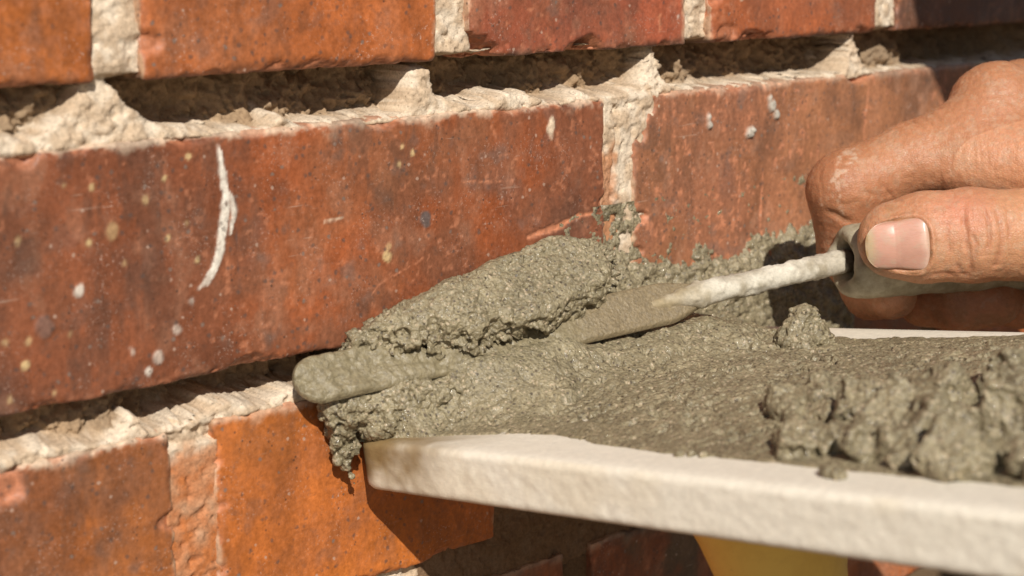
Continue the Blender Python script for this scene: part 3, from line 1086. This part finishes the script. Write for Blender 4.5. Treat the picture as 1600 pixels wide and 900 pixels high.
def make_grip():
    # bell mouthed sleeve with a torn thick lip round the shank, then the long grip
    prof = [(9.0, 5.0), (3.0, 5.6), (0.6, 6.4), (-1.0, 7.6), (-1.6, 9.0), (-0.8, 10.6), (1.2, 11.7), (4, 12.4), (9, 12.9), (16, 12.9), (26, 12.4), (40, 12.0), (60, 12.6), (80, 13.4), (96, 13.0), (104, 11), (107, 6), (107.4, 0.4)]
    m = 64
    ref = np.array((0, 1.0, 0))
    u = np.cross(GA, ref); u /= np.linalg.norm(u)
    v = np.cross(u, GA)
    a = np.linspace(0, 2 * np.pi, m, endpoint=False)
    fine = []
    for k in range(len(prof) - 1):
        p, q = np.array(prof[k]), np.array(prof[k + 1])
        n_ = max(2, int(np.linalg.norm(q - p) / 0.9))
        for j in range(n_):
            fine.append(p + (q - p) * j / n_)
    fine.append(np.array(prof[-1]))
    fine = np.array(fine)
    # smooth the profile
    for _ in range(3):
        fine[1:-1] = (fine[:-2] + 2 * fine[1:-1] + fine[2:]) / 4
    rows = []
    for (s, r) in fine:
        lip = 1.0 + 0.0 * s
        d = u[None, :] * np.cos(a)[:, None] + v[None, :] * np.sin(a)[:, None]
        rows.append(np.array((-1.2, 0, 2.0)) + GA * s + d * r)
    V = np.concatenate(rows)
    nn = fbm(V, 6, 4, 141)
    cen = (V @ GA)[:, None] * GA
    rad = V - cen
    rad /= np.maximum(np.linalg.norm(rad, axis=1, keepdims=True), 1e-6)
    V = V + rad * (0.55 * nn)[:, None] - GA * (0.9 * sst(12, -1, V @ GA) * fbm(V, 7, 3, 143))[:, None]
    idx = np.arange(len(V)).reshape(len(fine), m)
    nx = np.roll(idx, -1, axis=1)
    Q = np.stack([idx[:-1], nx[:-1], nx[1:], idx[1:]], -1).reshape(-1, 4)
    return mesh_obj('grip', hand_to_world(V), Q, M_GRIP, trowel, loc=MOUTH)


make_grip()

# ------------------------------------------------------------------ fresh mortar
def roll_sdf(P):
    ch = [((-110, -6, 0.5), 4.5), ((-98, -10, 3.0), 8.0), ((-80, -15, 6.5), 11.0), ((-60, -19, 9.5), 13.0), ((-40, -19, 13.5), 13.0), ((-26, -16, 13.0), 9.0), ((-14, -10, 9.0), 5.5)]
    d = None
    for (a, ra), (b, rb) in zip(ch[:-1], ch[1:]):
        q = capsule(P, a, b, ra, rb)
        d = q if d is None else smin(d, q, 3.0)
    # trowelled flat on its upper front side, torn below
    nrm = np.array((-0.05, -0.62, 0.78), f32)
    top = (P - np.array((-60, -18, 20.5), f32)) @ nrm + 0.0
    top = top - 0.105 * (P[:, 0] + 60)
    d = -smin(-d, -top, 2.0)
    lw = roll_low(P)
    gash = np.maximum(0, vn(P * np.array((0.5, 1, 1), f32), 5.0, 157) - 0.05) * 4.2
    return d + lumpy(P, 151) * (0.3 + 1.3 * lw) + gash * lw


def roll_low(P):
    return sst(9, -7, (P[:, 2] - (9 + 0.12 * (P[:, 0] + 60))) - 0.4 * (P[:, 1] + 13))


V, Q = torn_blob(roll_sdf, (-122, -40, -20), (-2, 8, 36), 0.85, lambda P: 0.8 + 1.5 * np.maximum(roll_low(P), sst(-34, -22, P[:, 0])), 151, 1)
mr = mesh_obj('mortar_roll', V, Q, M_WET)
tag(mr, 'thick torn roll of wet grey mortar pressed against the brick above the blade', 'mortar')


def blade_line_b():
    pass


def bed_height(A, Bc, P):
    """thickness of mortar on the board"""
    n1 = fbm(P, 22, 3, 161)
    # near edge (small a), far edge (large a)
    ea = np.interp(Bc, [0, 15, 30, 50, 65, 90, 112, 150, 180, 236], [2, 5, 11, 19, 22, 17, 16, 16, 16, 17]) + 1.2 * vn(P, 9, 3) + 0.5 * vn(P, 3, 4)
    fe = np.interp(Bc, [0, 16, 30, 60, 80, 105, 130, 236], [172, 168, 155, 154, 156, 161, 170, 170]) + 2.0 * vn(P, 11, 5) + 0.8 * vn(P, 3, 6)
    inn = sst(-0.5, 1.2, A - ea) * sst(-0.5, 1.2, fe - A)
    ramp = sst(-2, 48, A - ea) * sst(0, 50, fe - A)
    T = 0.5 + 4.0 * ramp + 1.2 * n1 * ramp
    # ridge under the blade and up to the wall
    yb = np.interp(P[:, 0], [TIP[0], HEEL[0], MOUTH[0]], [-TIP[1], -HEEL[1], 56])
    zb = np.interp(P[:, 0], [TIP[0], HEEL[0], MOUTH[0] + 8], [TIP[2], HEEL[2], -8])
    zboard = P[:, 2]
    o = -P[:, 1] - yb                                  # distance out from the blade's middle line
    cover = sst(-120, -106, P[:, 0] + 4 * vn(P, 9, 41)) * sst(-26, -44, P[:, 0] + 9 * vn(P, 10, 43) + 1.2 * o)
    low_z = zb - 6.6
    top_z = zb - 1.15 * np.clip(o, -4.5, 5.2) + 4.6 - 3.5 * sst(1.0, -3.5, o)
    tb = np.where(o > 5.2, low_z + 4.0 * cover, low_z + (top_z - low_z) * cover)
    tb = np.where(o > 5.2, low_z + cover * (zb - 5.98 + 5.0 - low_z), tb) - zboard
    out = np.maximum(0, o - 5.2)
    xw = sst(-128, -112, P[:, 0]) * sst(60, 10, P[:, 0])
    ridge = np.maximum(0, tb) * np.exp(-(out / 24.0) ** 1.3) * xw
    ridge = ridge * np.maximum(sst(-4, 24 + 1.2 * np.minimum(out, 30), A - ea), sst(30, 12, Bc))
    T = T + np.maximum(0, ridge - T)
    fill = (-12.5 - zboard) * sst(30, 8, Bc + 3 * vn(P, 8, 47)) * sst(-70, -40, P[:, 0])
    T = T + np.maximum(0, fill - T) * sst(0, 6, fe - A)
    return T, inn


_du = np.array((0.97, -0.24, 0.05)); _du /= np.linalg.norm(_du)
DRAG = np.eye(3) - 0.86 * np.outer(_du, _du)            # squeezes noise along the trowel's stroke


def make_bed():
    res = 0.52
    a0, a1, b0, b1 = -2.0, 172.5, -2.5, 232.0
    na, nb = int((a1 - a0) / res), int((b1 - b0) / res)
    A, Bc = np.meshgrid(np.linspace(a0, a1, na), np.linspace(b0, b1, nb), indexing='ij')
    A, Bc = A.ravel(), Bc.ravel()
    P = bd(A, Bc).astype(f32)
    T, inn = bed_height(A, Bc, P)
    rough = 0.30 * fbm(P, 9, 2, 171) + 0.12 * fbm(P, 2.4, 2, 173) + 0.24 * vn(P, 0.9, 175) + 1.1 * np.maximum(0, vn(P, 1.35, 172) - 0.32)
    Pd = (P @ DRAG).astype(f32)
    pit = 1.3 * sst(-0.36, -0.58, vn(P, 2.2, 177) + 0.3 * vn(P, 1.1, 178)) + 2.2 * sst(-0.52, -0.70, vn(P, 4.5, 176) + 0.25 * vn(P, 1.6, 174))
    streak = 0.55 * fbm(Pd, 4.0, 3, 179) - 0.7 * sst(-0.45, -0.62, vn(Pd, 2.6, 181))
    thin = 0.25 + 0.75 * sst(0.4, 2.6, T)
    H_ = T + thin * (rough + streak - pit) + 0.12 * rough
    H_ = np.where(inn > 0.02, H_ * sst(0.0, 0.6, inn) - 0.5 * (1 - inn), -1.2)
    V = bd(A, Bc, H_)
    q = grid_quads(na, nb)
    low = H_[q].max(1) < -0.5
    q = q[~low]
    used = np.unique(q)
    rm = np.zeros(len(V), int)
    rm[used] = np.arange(len(used))
    o = mesh_obj('mortar_bed', V[used], rm[q], M_WET)
    tag(o, 'layer of wet grey mortar spread over the white hawk board', 'mortar')


make_bed()


def tongue_sdf(P):
    """mortar hanging off the board's corner by the wall, with drips"""
    d = capsule(P, (-119, -8, -15), (-99, -11, -14), 6.0, 8.0)
    d = smin(d, capsule(P, (-119.5, -6, -17), (-118, -5, -26), 5.2, 4.0), 3)
    for (x, y, z, r) in ((-121, -7, -22, 3.0), (-117, -8, -28, 2.8), (-118.5, -5, -30, 2.4), (-116.5, -6, -33, 2.0), (-115.6, -6.5, -36, 1.6),
                         (-119.8, -6, -31.5, 1.4), (-114.4, -7, -39, 1.2), (-112, -13, -22, 4.0), (-110, -16, -20, 4.0)):
        d = smin(d, np.sqrt(((P - np.array((x, y, z), f32)) ** 2).sum(-1)) - r, 1.2)
    d = smin(d, capsule(P, (-104, -15, -15), (-76, -24, -12), 6.5, 5.5), 4)
    return d + 0.7 * lumpy(P, 181)


V, Q = torn_blob(tongue_sdf, (-132, -36, -50), (-66, 4, -1), 0.8, 1.15, 181)
o = mesh_obj('mortar_drip', V, Q, M_WET)
tag(o, 'crumbly wet mortar hanging off the hawk corner in ragged drips', 'mortar')


def lumps(name, label, pts, amp, seed, h=0.6, group=None, k=2.0, big=0.8):
    pts = [(bd(a, b, hh), r) for a, b, hh, r in pts]

    def fn(P):
        d = None
        for c, r in pts:
            if big > 1:
                A_ = np.linalg.qr(np.random.default_rng(int(c[0] * 91 + c[1] * 37) & 65535).normal(size=(3, 3)))[0].astype(f32)
                e_ = np.abs((P - c.astype(f32)) @ A_) - r * np.array((0.85, 0.6, 0.5), f32)
                q = np.sqrt((np.maximum(e_, 0) ** 2).sum(-1)) + np.minimum(e_.max(-1), 0) - 0.12 * r
            else:
                q = np.sqrt(((P - c.astype(f32)) ** 2).sum(-1)) - r
            d = q if d is None else smin(d, q, k)
        return d + big * amp * (lumpy(P, seed) if big < 1 else 0.6 * lumpy(P, seed) + 0.9 * (0.5 - sst(-0.25, 0.15, vn(P, 9.0, seed + 2))))
    C = np.array([c for c, r in pts])
    R = max(r for c, r in pts) + 3
    V, Q = torn_blob(fn, C.min(0) - R, C.max(0) + R, h, amp * (0.8 if big > 1 else 1), seed)
    o = mesh_obj(name, V, Q, M_WET)
    tag(o, label, 'mortar', group)
    return o


lumps('mortar_lump', 'single upright lump of wet mortar near the far rim of the hawk',
      [(128, 66, 5, 6.0), (134, 70, 4, 5.5), (131, 68, 10, 5.0), (126, 70, 3, 4.5)], 1.1, 191, 0.75)
rs = np.random.default_rng(5)
pile = [(50, 124, 3.5, 6.0), (57, 119, 4, 5.5), (44, 129, 3, 5.0), (62, 127, 4, 6.0), (54, 133, 4, 6.5), (66, 135, 3, 6.0), (48, 137, 3, 5.0)]
for k in range(80):
    a_ = rs.uniform(24, 92)
    b_ = rs.uniform(140, 228)
    if b_ < 162 and a_ > 52 + 0.4 * (b_ - 140):
        continue
    crest = 5.5 * np.exp(-((a_ - 44) / 20) ** 2) + 7.5 * np.exp(-((a_ - 80) / 16) ** 2) * (b_ > 160)
    pile.append((a_, b_, 0.5 + crest * rs.uniform(0.35, 1.0), rs.choice([rs.uniform(2.0, 4.5), rs.uniform(5, 10)])))
for b_ in range(150, 230, 7):
    pile.append((24 + rs.uniform(-3, 4), b_ + rs.uniform(-2, 2), 2.5, rs.uniform(4.0, 6.0)))
lumps('mortar_pile', 'large broken heap of crumbly wet mortar on the open side of the hawk', pile, 1.0, 201, 1.2, k=1.3, big=1.3)
lumps('mortar_crumb', 'tiny flat mortar crumb on the bare white rim of the hawk',
      [(15, 117, 0.4, 1.4), (16, 120, 0.4, 1.2), (16, 124, 0.3, 1.2)], 0.3, 211, 0.5, k=1)
lumps('mortar_crumb', 'double mortar crumb on the white rim beside the broken heap',
      [(11, 166, 1.0, 2.0), (10, 169, 1.0, 1.6), (12, 163.5, 0.6, 1.5)], 0.4, 221, 0.5, k=1)


def make_smear():
    res = 0.6
    xa, xb, za, zb = -22, 150, -36, 30
    nx, nz = int((xb - xa) / res), int((zb - za) / res)
    X, Z = np.meshgrid(np.linspace(xa, xb, nx), np.linspace(za, zb, nz), indexing='ij')
    X, Z = X.ravel(), Z.ravel()
    P = np.stack([X, np.zeros_like(X), Z], -1).astype(f32)
    edge = np.interp(X, [-22, -5, 2, 6, 12, 20, 33, 50, 80, 110, 150], [8, 9, 14, 16, 8, 6, 10, 8, 8.5, 11, 9]) + 4.2 * fbm(P, 10, 5, 231, 0.62)
    th = 5.0 * sst(-4.0, 16.0, edge - Z) - 0.6 + 0.8 * fbm(P, 7, 3, 233) + 0.9 * crumbs(P, 235, 0.1)
    th = th * sst(150, 135, X) - 3 * sst(135, 150, X)
    P[:, 1] = -th
    q = grid_quads(nx, nz)
    q = q[th[q].max(1) > -0.8]
    used = np.unique(q)
    rm = np.zeros(len(P), int)
    rm[used] = np.arange(len(used))
    o = mesh_obj('mortar_smear', P[used], rm[q], M_WET)
    tag(o, 'fresh grey mortar pressed into the joint behind the trowel shank', 'mortar')


make_smear()

# ------------------------------------------------------------------ hand
def hp(px, py, Z):
    D = 556.0 - Z
    return np.array((((px - 800) * D - 525 * 556.0) / 2622.0, ((450 - py) * D - 40 * 556.0) / 2622.0, Z), f32)


THUMB = [((1400, 376), 18, 12.4), ((1448, 372), 19, 13.6), ((1520, 369), 20, 14.0), ((1600, 369), 18, 13.6), ((1720, 385), 8, 16), ((1850, 420), -14, 20)]
INDEX = [((1535, 208), -12, 14.0), ((1425, 250), -10, 11.7), ((1322, 298), -9, 12.6), ((1330, 388), -18, 11.0), ((1362, 455), -20, 9.6), ((1392, 462), -10, 8.6)]


def chain_pts(ch):
    return [(hp(*p, z), r) for p, z, r in ch]


TH = chain_pts(THUMB)
IN = chain_pts(INDEX)
MI = [(hp(1440, 410, -38), 10.5), (hp(1446, 464, -30), 10.0), (hp(1500, 476, -20), 9.4), (hp(1555, 472, -16), 8.8)]
RI = [(hp(1560, 430, -36), 10.5), (hp(1590, 468, -26), 10.0), (hp(1640, 474, -22), 9.2), (hp(1690, 468, -16), 8.6)]
WR = np.array((150.0, 2.0, -34.0), f32)


def chain(P, pts, k):
    d = None
    for (a, ra), (b, rb) in zip(pts[:-1], pts[1:]):
        q = capsule(P, a, b, ra, rb)
        d = q if d is None else smin(d, q, k)
    return d


def hand_sdf(P):
    P = np.asarray(P, f32)
    zc = 19.0
    Pt = P.copy()
    fl = 1 / (0.82 + 0.18 * sst(20, 60, P[:, 0]))
    Pt[:, 2] = zc + (P[:, 2] - zc) * fl
    th = chain(Pt, TH, 5.0) * 0.9
    ix = chain(P, IN, 3.0)
    # back of the hand, muscle between thumb and index, palm
    pal = capsule(P, hp(1557, 172, -16), hp(1850, 330, -26), 16.2, 27)
    pal = smin(pal, capsule(P, hp(1600, 165, -34), hp(1850, 330, -40), 16, 24), 6)
    pal = smin(pal, capsule(P, hp(1690, 200, -56), hp(1880, 330, -50), 14, 22), 6)
    pal = smin(pal, capsule(P, hp(1520, 235, -8), hp(1700, 262, -6), 13.0, 20), 8)
    pal = smin(pal, capsule(P, hp(1440, 262, -6), hp(1620, 262, 2), 8.5, 14.0), 7)
    pal = smin(pal, capsule(P, hp(1850, 330, -32), WR, 27, 25), 10)
    mid = chain(P, [(hp(1612, 170, -36), 14.5), (hp(1500, 250, -42), 12)] + MI, 3.0)
    rin = chain(P, [(hp(1690, 205, -56), 14), (hp(1610, 290, -54), 11.5)] + RI, 3.0)
    d = smin(ix, pal, 4.0)
    d = smin(d, mid, 1.2)
    d = smin(d, rin, 1.2)
    thp = sst(70, 110, P[:, 0])
    d = smin(d, th, 0.9 + 9 * thp)
    return d


lo, hi = (-24, -38, -84), (172, 86, 52)
h = 1.5
G = grid_points(lo, hi, h)
F = hand_sdf(G.reshape(-1, 3)).reshape(G.shape[:3])
# forearm runs on out of the box: leave that side open to be joined below
F[-1] = np.where(F[-1] < 0, 0.5, F[-1])
V, Q = surface_nets(F, lo, h)
for it in range(2):
    V, Q = subdivide(V, Q)
    for _ in range(2):
        nrm, gl = gradient(hand_sdf, V)
        V = V - nrm * np.clip(hand_sdf(V) / np.maximum(gl, 0.4), -0.6, 0.6)[:, None] * 0.9
nrm, gl = gradient(hand_sdf, V, 0.35)


def poly_dist(V, pts):
    """distance in the x-y of the hand frame to a polyline given in picture-like units"""
    best = np.full(len(V), 1e3)
    tt = np.zeros(len(V))
    for k, (a, b) in enumerate(zip(pts[:-1], pts[1:])):
        a, b = np.asarray(a), np.asarray(b)
        L = ((b - a) ** 2).sum()
        hh = np.clip(((V[:, :2] - a) @ (b - a)) / L, 0, 1)
        dd = np.linalg.norm(V[:, :2] - a - hh[:, None] * (b - a), axis=1)
        m = dd < best
        best[m] = dd[m]
        tt[m] = (k + hh[m]) / (len(pts) - 1)
    return best, tt


def crease(lst, Z):
    return [hp(x, y, Z)[:2] for x, y in lst]


face = sst(0.0, 0.35, nrm[:, 2])
isthumb = (V[:, 2] > 6)
cr = np.zeros(len(V))
red = np.zeros(len(V))
CT = [([(1478, 345), (1480, 375), (1484, 405)], 0.40, 0.8), ([(1506, 322), (1504, 350), (1510, 385), (1518, 420), (1520, 432)], 0.75, 0.9),
      ([(1514, 365), (1522, 385), (1520, 410)], 0.5, 0.7), ([(1533, 318), (1540, 350), (1541, 380), (1536, 400)], 0.55, 0.8),
      ([(1552, 325), (1559, 355), (1560, 385), (1555, 415), (1545, 428)], 0.6, 0.9), ([(1570, 335), (1573, 360), (1571, 385)], 0.3, 0.7),
      ([(1492, 410), (1505, 428), (1525, 434)], 0.4, 0.8), ([(1450, 432), (1480, 428), (1500, 432)], 0.35, 0.8)]
for pts, dep, w in CT:
    d, t = poly_dist(V, crease(pts, 30))
    e = np.exp(-(d / w) ** 2) * np.clip(np.sin(np.pi * np.clip(t, 0.04, 0.96)) * 1.6, 0, 1)
    # skin swells between creases
    e2 = np.exp(-(d / (w * 3.2)) ** 2)
    cr += isthumb * face * 0.9 * (dep * e - 0.22 * dep * e2)
    red += isthumb * face * e * 0.5
CI = [([(1288, 330), (1306, 336), (1322, 346), (1338, 350)], 0.9, 1.0), ([(1400, 310), (1385, 300), (1372, 282)], 0.4, 0.8),
      ([(1408, 308), (1398, 290), (1394, 270)], 0.25, 0.8), ([(1290, 258), (1284, 275), (1283, 292)], 0.25, 0.8),
      ([(1430, 182), (1441, 192), (1450, 206)], 0.6, 0.8), ([(1440, 172), (1452, 183), (1462, 200)], 0.5, 0.8), ([(1452, 166), (1468, 180), (1476, 196)], 0.4, 0.9),
      ([(1468, 160), (1484, 170)], 0.3, 0.8),
      ([(1444, 300), (1440, 285), (1446, 268)], 0.2, 0.8), ([(1475, 300), (1468, 284), (1462, 262)], 0.22, 0.9), ([(1540, 302), (1535, 285), (1520, 262)], 0.25, 1.0),
      ([(1340, 300), (1360, 306), (1388, 308)], 0.3, 0.9), ([(1300, 318), (1320, 322), (1345, 318)], 0.3, 0.9),
      ([(1570, 150), (1585, 170), (1600, 195)], 0.2, 0.9), ([(1548, 165), (1566, 190), (1580, 220)], 0.18, 0.9), ([(1530, 180), (1550, 206), (1564, 236)], 0.15, 0.9),
      ([(1268, 380), (1284, 384), (1300, 380)], 0.2, 0.8), ([(1270, 395), (1288, 398), (1304, 392)], 0.2, 0.8)]
for pts, dep, w in CI:
    d, t = poly_dist(V, crease(pts, 2))
    e = np.exp(-(d / w) ** 2) * np.clip(np.sin(np.pi * np.clip(t, 0.04, 0.96)) * 1.6, 0, 1)
    cr += (~isthumb) * face * 0.9 * (dep * e - 0.15 * dep * np.exp(-(d / (w * 3)) ** 2))
# nail bed and its folds
ta, tb_ = TH[0][0], TH[1][0]
tax = (tb_ - ta) / np.linalg.norm(tb_ - ta)
NU = np.array((0, 1.0, 0)); NU = NU - tax * (NU @ tax); NU /= np.linalg.norm(NU)
NW = np.cross(tax, NU)                                  # towards the viewer
NW = NW if NW[2] > 0 else -NW
NROT = math.radians(-12)


def thumb_surface(s, th):
    """points on the thumb skin at length s along its axis and angle th round it"""
    dirs = NU * np.sin(th)[:, None] + NW * np.cos(th)[:, None]
    o = ta + tax * s[:, None]
    r0 = np.zeros(len(s)); r1 = np.full(len(s), 26.0)
    for _ in range(22):
        m = (r0 + r1) / 2
        ins = chain_thumb((o + dirs * m[:, None]).astype(f32)) < 0
        r0 = np.where(ins, m, r0); r1 = np.where(ins, r1, m)
    return o, dirs, r0


def chain_thumb(P):
    zc = 19.0
    Pt = P.copy()
    Pt[:, 2] = zc + (P[:, 2] - zc) / 0.82
    return chain(Pt, TH, 5.0)


S0, S1, HWN = -10.6, 9.6, 0.86                          # nail from free edge to cuticle, half angle
loc_ = V - ta
sv = loc_ @ tax
thv = np.arctan2(loc_ @ NU, loc_ @ NW) - NROT
qn = (np.abs((sv + 0.4) / 9.2) ** 3.0 + np.abs(thv / 0.765) ** 3.0) ** (1 / 3.2)
dn = (qn - 1) * 9.5
nz_ = isthumb & (V[:, 0] < 40)
V = V - nrm * (cr + nz_ * (0.75 * sst(0.3, -0.5, dn) - 0.60 * np.exp(-((dn - 0.95) / 0.75) ** 2) * sst(-7, 0, sv)))[:, None]
wr_ = np.abs(fbm(V * np.array((1.0, 0.35, 0.6), f32), 2.2, 2, 249))          # fine skin folds across the digits
wr2 = np.abs(fbm(V * np.array((0.45, 1.0, 0.6), f32), 3.0, 2, 247))
V = V + nrm * (0.16 * wr_ + 0.14 * wr2 + 0.07 * fbm(V, 2.0, 3, 251) + 0.35 * fbm(V, 14, 2, 253))[:, None]
# skin colour
c = np.tile(lin((190, 138, 102)), (len(V), 1))
n1 = fbm(V, 24, 3, 255)
c = mixc(c, lin((180, 122, 88)), sst(-0.4, 0.5, n1) * 0.6)
c = mixc(c, lin((200, 126, 102)), np.exp(-((V[:, 0] - 29) / 9) ** 2 - ((V[:, 1] - 15) / 8) ** 2) * isthumb * 0.5)
c = mixc(c, lin((200, 144, 104)), isthumb * sst(38, 60, V[:, 0]) * 0.6)
c = mixc(c, lin((160, 88, 62)), np.clip(red, 0, 1) * 0.5)
c = mixc(c, lin((196, 138, 106)), np.exp(-((V[:, 0] - 48) / 12) ** 2 - ((V[:, 1] - 44) / 12) ** 2) * 0.6)
c = mixc(c, lin((164, 108, 74)), (~isthumb) * 0.5)
c = mixc(c, lin((158, 100, 68)), (~isthumb) * sst(16, -12, V[:, 0]) * 0.5)
# pale mortar dust on the index knuckle, dirt at the nail fold and the thumb tip
du = sst(0.1, 0.6, fbm(V, 5, 4, 257) + 0.9 - poly_dist(V, crease([(1330, 238), (1312, 262), (1303, 290), (1312, 330)], 2))[0] / 3.6)
c = mixc(c, lin((210, 186, 162)), (~isthumb) * face * du * sst(-0.3, 0.5, fbm(V, 1.6, 3, 258)) * 0.5)
c = mixc(c, lin((150, 122, 88)), isthumb * sst(4, -6, sv) * sst(-0.2, 0.5, fbm(V, 4, 4, 259)) * 0.5)
c = mixc(c, lin((120, 84, 52)), nz_ * np.exp(-((dn - 0.35) / 0.28) ** 2) * sst(0.1, 0.6, vn(V, 3, 261) + 0.25) * 0.75)
c = mixc(c, lin((120, 98, 70)), (~isthumb) * sst(-4, -22, V[:, 1]) * sst(-0.1, 0.5, fbm(V, 5, 4, 263)) * 0.35)

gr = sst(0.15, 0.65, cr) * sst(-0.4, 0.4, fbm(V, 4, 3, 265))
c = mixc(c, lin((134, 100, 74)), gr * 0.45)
c = mixc(c, lin((188, 164, 138)), sst(0.2, 0.7, fbm(V, 2.4, 5, 267, 0.62) + 0.4 * fbm(V, 18, 2, 269)) * 0.22)

# forearm, joined to the wrist as part of the same skin surface
ELB = np.array((345.0, -55.0, 150.0))
person = mesh_obj('person', V, Q, M_SKIN, col=np.clip(c, 0.01, 0.9), matrix=HM)
tag(person, 'bare working hand gripping the trowel between thumb and bent index finger', 'person')


def make_nail():
    nu, nv = 60, 56
    uu, vv = np.meshgrid(np.linspace(-1, 1, nu), np.linspace(-1, 1, nv), indexing='ij')
    # square to squircle
    p = 3.0
    k = np.maximum(np.abs(uu), np.abs(vv))
    nn = (np.abs(uu) ** p + np.abs(vv) ** p) ** (1 / p)
    f = np.where(nn > 1e-6, k / np.maximum(nn, 1e-6), 1)
    a, b = uu * f, vv * f
    s = (-0.4 + a * 9.5 - 0.9 * sst(0, -1, a) * (1 - b ** 2)).ravel()
    th = (b * 0.775).ravel()
    o_, dirs, r = thumb_surface(np.maximum(s, -1.5), th + NROT)
    o_ = ta + tax * s[:, None]
    drop = np.maximum(0, -1.5 - s) ** 2 * 0.020
    bulge = 0.30 * (1 - np.abs(b.ravel()) ** 2)
    edge_in = 0.75 * sst(0.80, 1.0, np.abs(b.ravel())) + 0.6 * sst(0.82, 1.0, a.ravel())
    Vt = o_ + dirs * (r + 0.35 + bulge - drop - edge_in)[:, None]
    Vb = o_ + dirs * (r - 0.25 + bulge - drop - edge_in)[:, None]
    q = grid_quads(nu, nv)
    n_ = nu * nv
    i = np.arange(n_).reshape(nu, nv)
    ring = np.concatenate([i[:, 0], i[-1, 1:], i[::-1, -1][1:], i[0, ::-1][1:]])
    rim = np.stack([ring[:-1], ring[1:], ring[1:] + n_, ring[:-1] + n_], -1)
    Vn = np.concatenate([Vt, Vb])
    Qn = np.concatenate([q, q[:, ::-1] + n_, rim])
    c = np.tile(lin((198, 150, 130)), (n_, 1))

    fb = fbm(Vt, 4, 3, 271)
    c = mixc(c, lin((216, 190, 170)), sst(0.55, 0.95, a.ravel() + 0.1 * fb) * 0.6)
    c = mixc(c, lin((186, 162, 128)), sst(-0.60, -0.84, a.ravel() + 0.06 * fb + 0.13 * b.ravel() ** 2))
    c = mixc(c, lin((150, 120, 76)), sst(-0.90, -0.99, a.ravel() + 0.05 * fb) * 0.8)
    c = mixc(c, lin((150, 108, 78)), sst(0.84, 0.99, np.maximum(np.abs(b.ravel()), a.ravel()) + 0.04 * fb) * 0.6)
    c = mixc(c, lin((188, 166, 142)), sst(0.1, 0.7, fbm(Vt, 2.2, 4, 273)) * 0.35)
    c = c * (1 + 0.08 * fb)[:, None]
    c = np.concatenate([c, c])
    o = mesh_obj('thumb_nail', Vn, Qn, M_NAIL, None, col=c, matrix=HM)
    o.parent = person
    o.matrix_parent_inverse = HM.inverted()
    o.matrix_world = HM
    return o


make_nail()


# the rest of the worker, leaning over the work above and right of the picture
def ell(P, c, r):
    q = (P - np.asarray(c, f32)) / np.asarray(r, f32)
    return (np.sqrt((q * q).sum(-1)) - 1) * min(r)


def child_blob(name, fn, lo, hi, h, mat, col=None):
    V, Q = blob_mesh(fn, lo, hi, h)
    c = None if col is None else np.tile(lin(col), (len(V), 1))
    Vl = (V - MOUTH) @ HR                                # into the hand's frame
    o = mesh_obj(name, Vl, Q, mat, None, col=c, matrix=HM)
    o.parent = person
    o.matrix_parent_inverse = HM.inverted()
    o.matrix_world = HM
    return o


HC = np.array((28.0, -335.0, 428.0))
FWD = np.array((0.1, 0.80, -0.59))                      # the way the face looks


def head_sdf(P):
    d = ell(P, HC, (78, 92, 104))
    d = smin(d, ell(P, HC + np.array((4, 45, -62)), (52, 44, 52)), 30)
    d = smin(d, capsule(P, HC + FWD * 88 + np.array((0, 0, 6)), HC + FWD * 104 + np.array((0, 0, -18)), 8, 13), 10)
    for sx in (-1, 1):
        d = smin(d, ell(P, HC + np.array((sx * 78, -4, -10)), (9, 18, 30)), 5)
    return smin(d, capsule(P, HC + np.array((12, -40, -60)), HC + np.array((45, -110, -150)), 54, 60), 25)


def cap_sdf(P):
    d = np.maximum(ell(P, HC + np.array((0, -4, 12)), (86, 100, 108)), -((P - HC) @ np.array((0, -0.45, 0.89), f32)) + 22)
    br = np.maximum(ell(P, HC + FWD * 70 + np.array((0, 30, 62)), (84, 88, 60)), np.abs((P - HC - np.array((0, 30, 44))) @ np.array((0.0, 0.35, 0.937), f32)) - 5)
    return smin(d, br, 8)


def shirt_sdf(P):
    sh, el, wr = (250, -440, 300), (395, -330, 60), (196, -150, 10)
    d = capsule(P, sh, el, 66, 52)
    d = smin(d, capsule(P, el, wr, 50, 36), 20)
    d = smin(d, capsule(P, (90, -470, 310), sh, 70, 66), 40)
    d = smin(d, capsule(P, (100, -560, 260), (160, -700, -60), 120, 130), 60)
    d = smin(d, capsule(P, (90, -470, 310), (-70, -520, 290), 70, 60), 40)
    d = smin(d, capsule(P, (-80, -520, 290), (-130, -680, 60), 58, 48), 30)
    return d + 5 * vn(P, 60, 301) + 2 * vn(P, 25, 303)


child_blob('head', head_sdf, HC - 190, HC + 170, 6.0, M_SKIN, (178, 124, 92))
child_blob('cap', cap_sdf, HC - 150, HC + 190, 5.0, M_CLOTH)
child_blob('shirt', shirt_sdf, (-220, -860, -220), (480, -90, 440), 11.0, M_CLOTH)
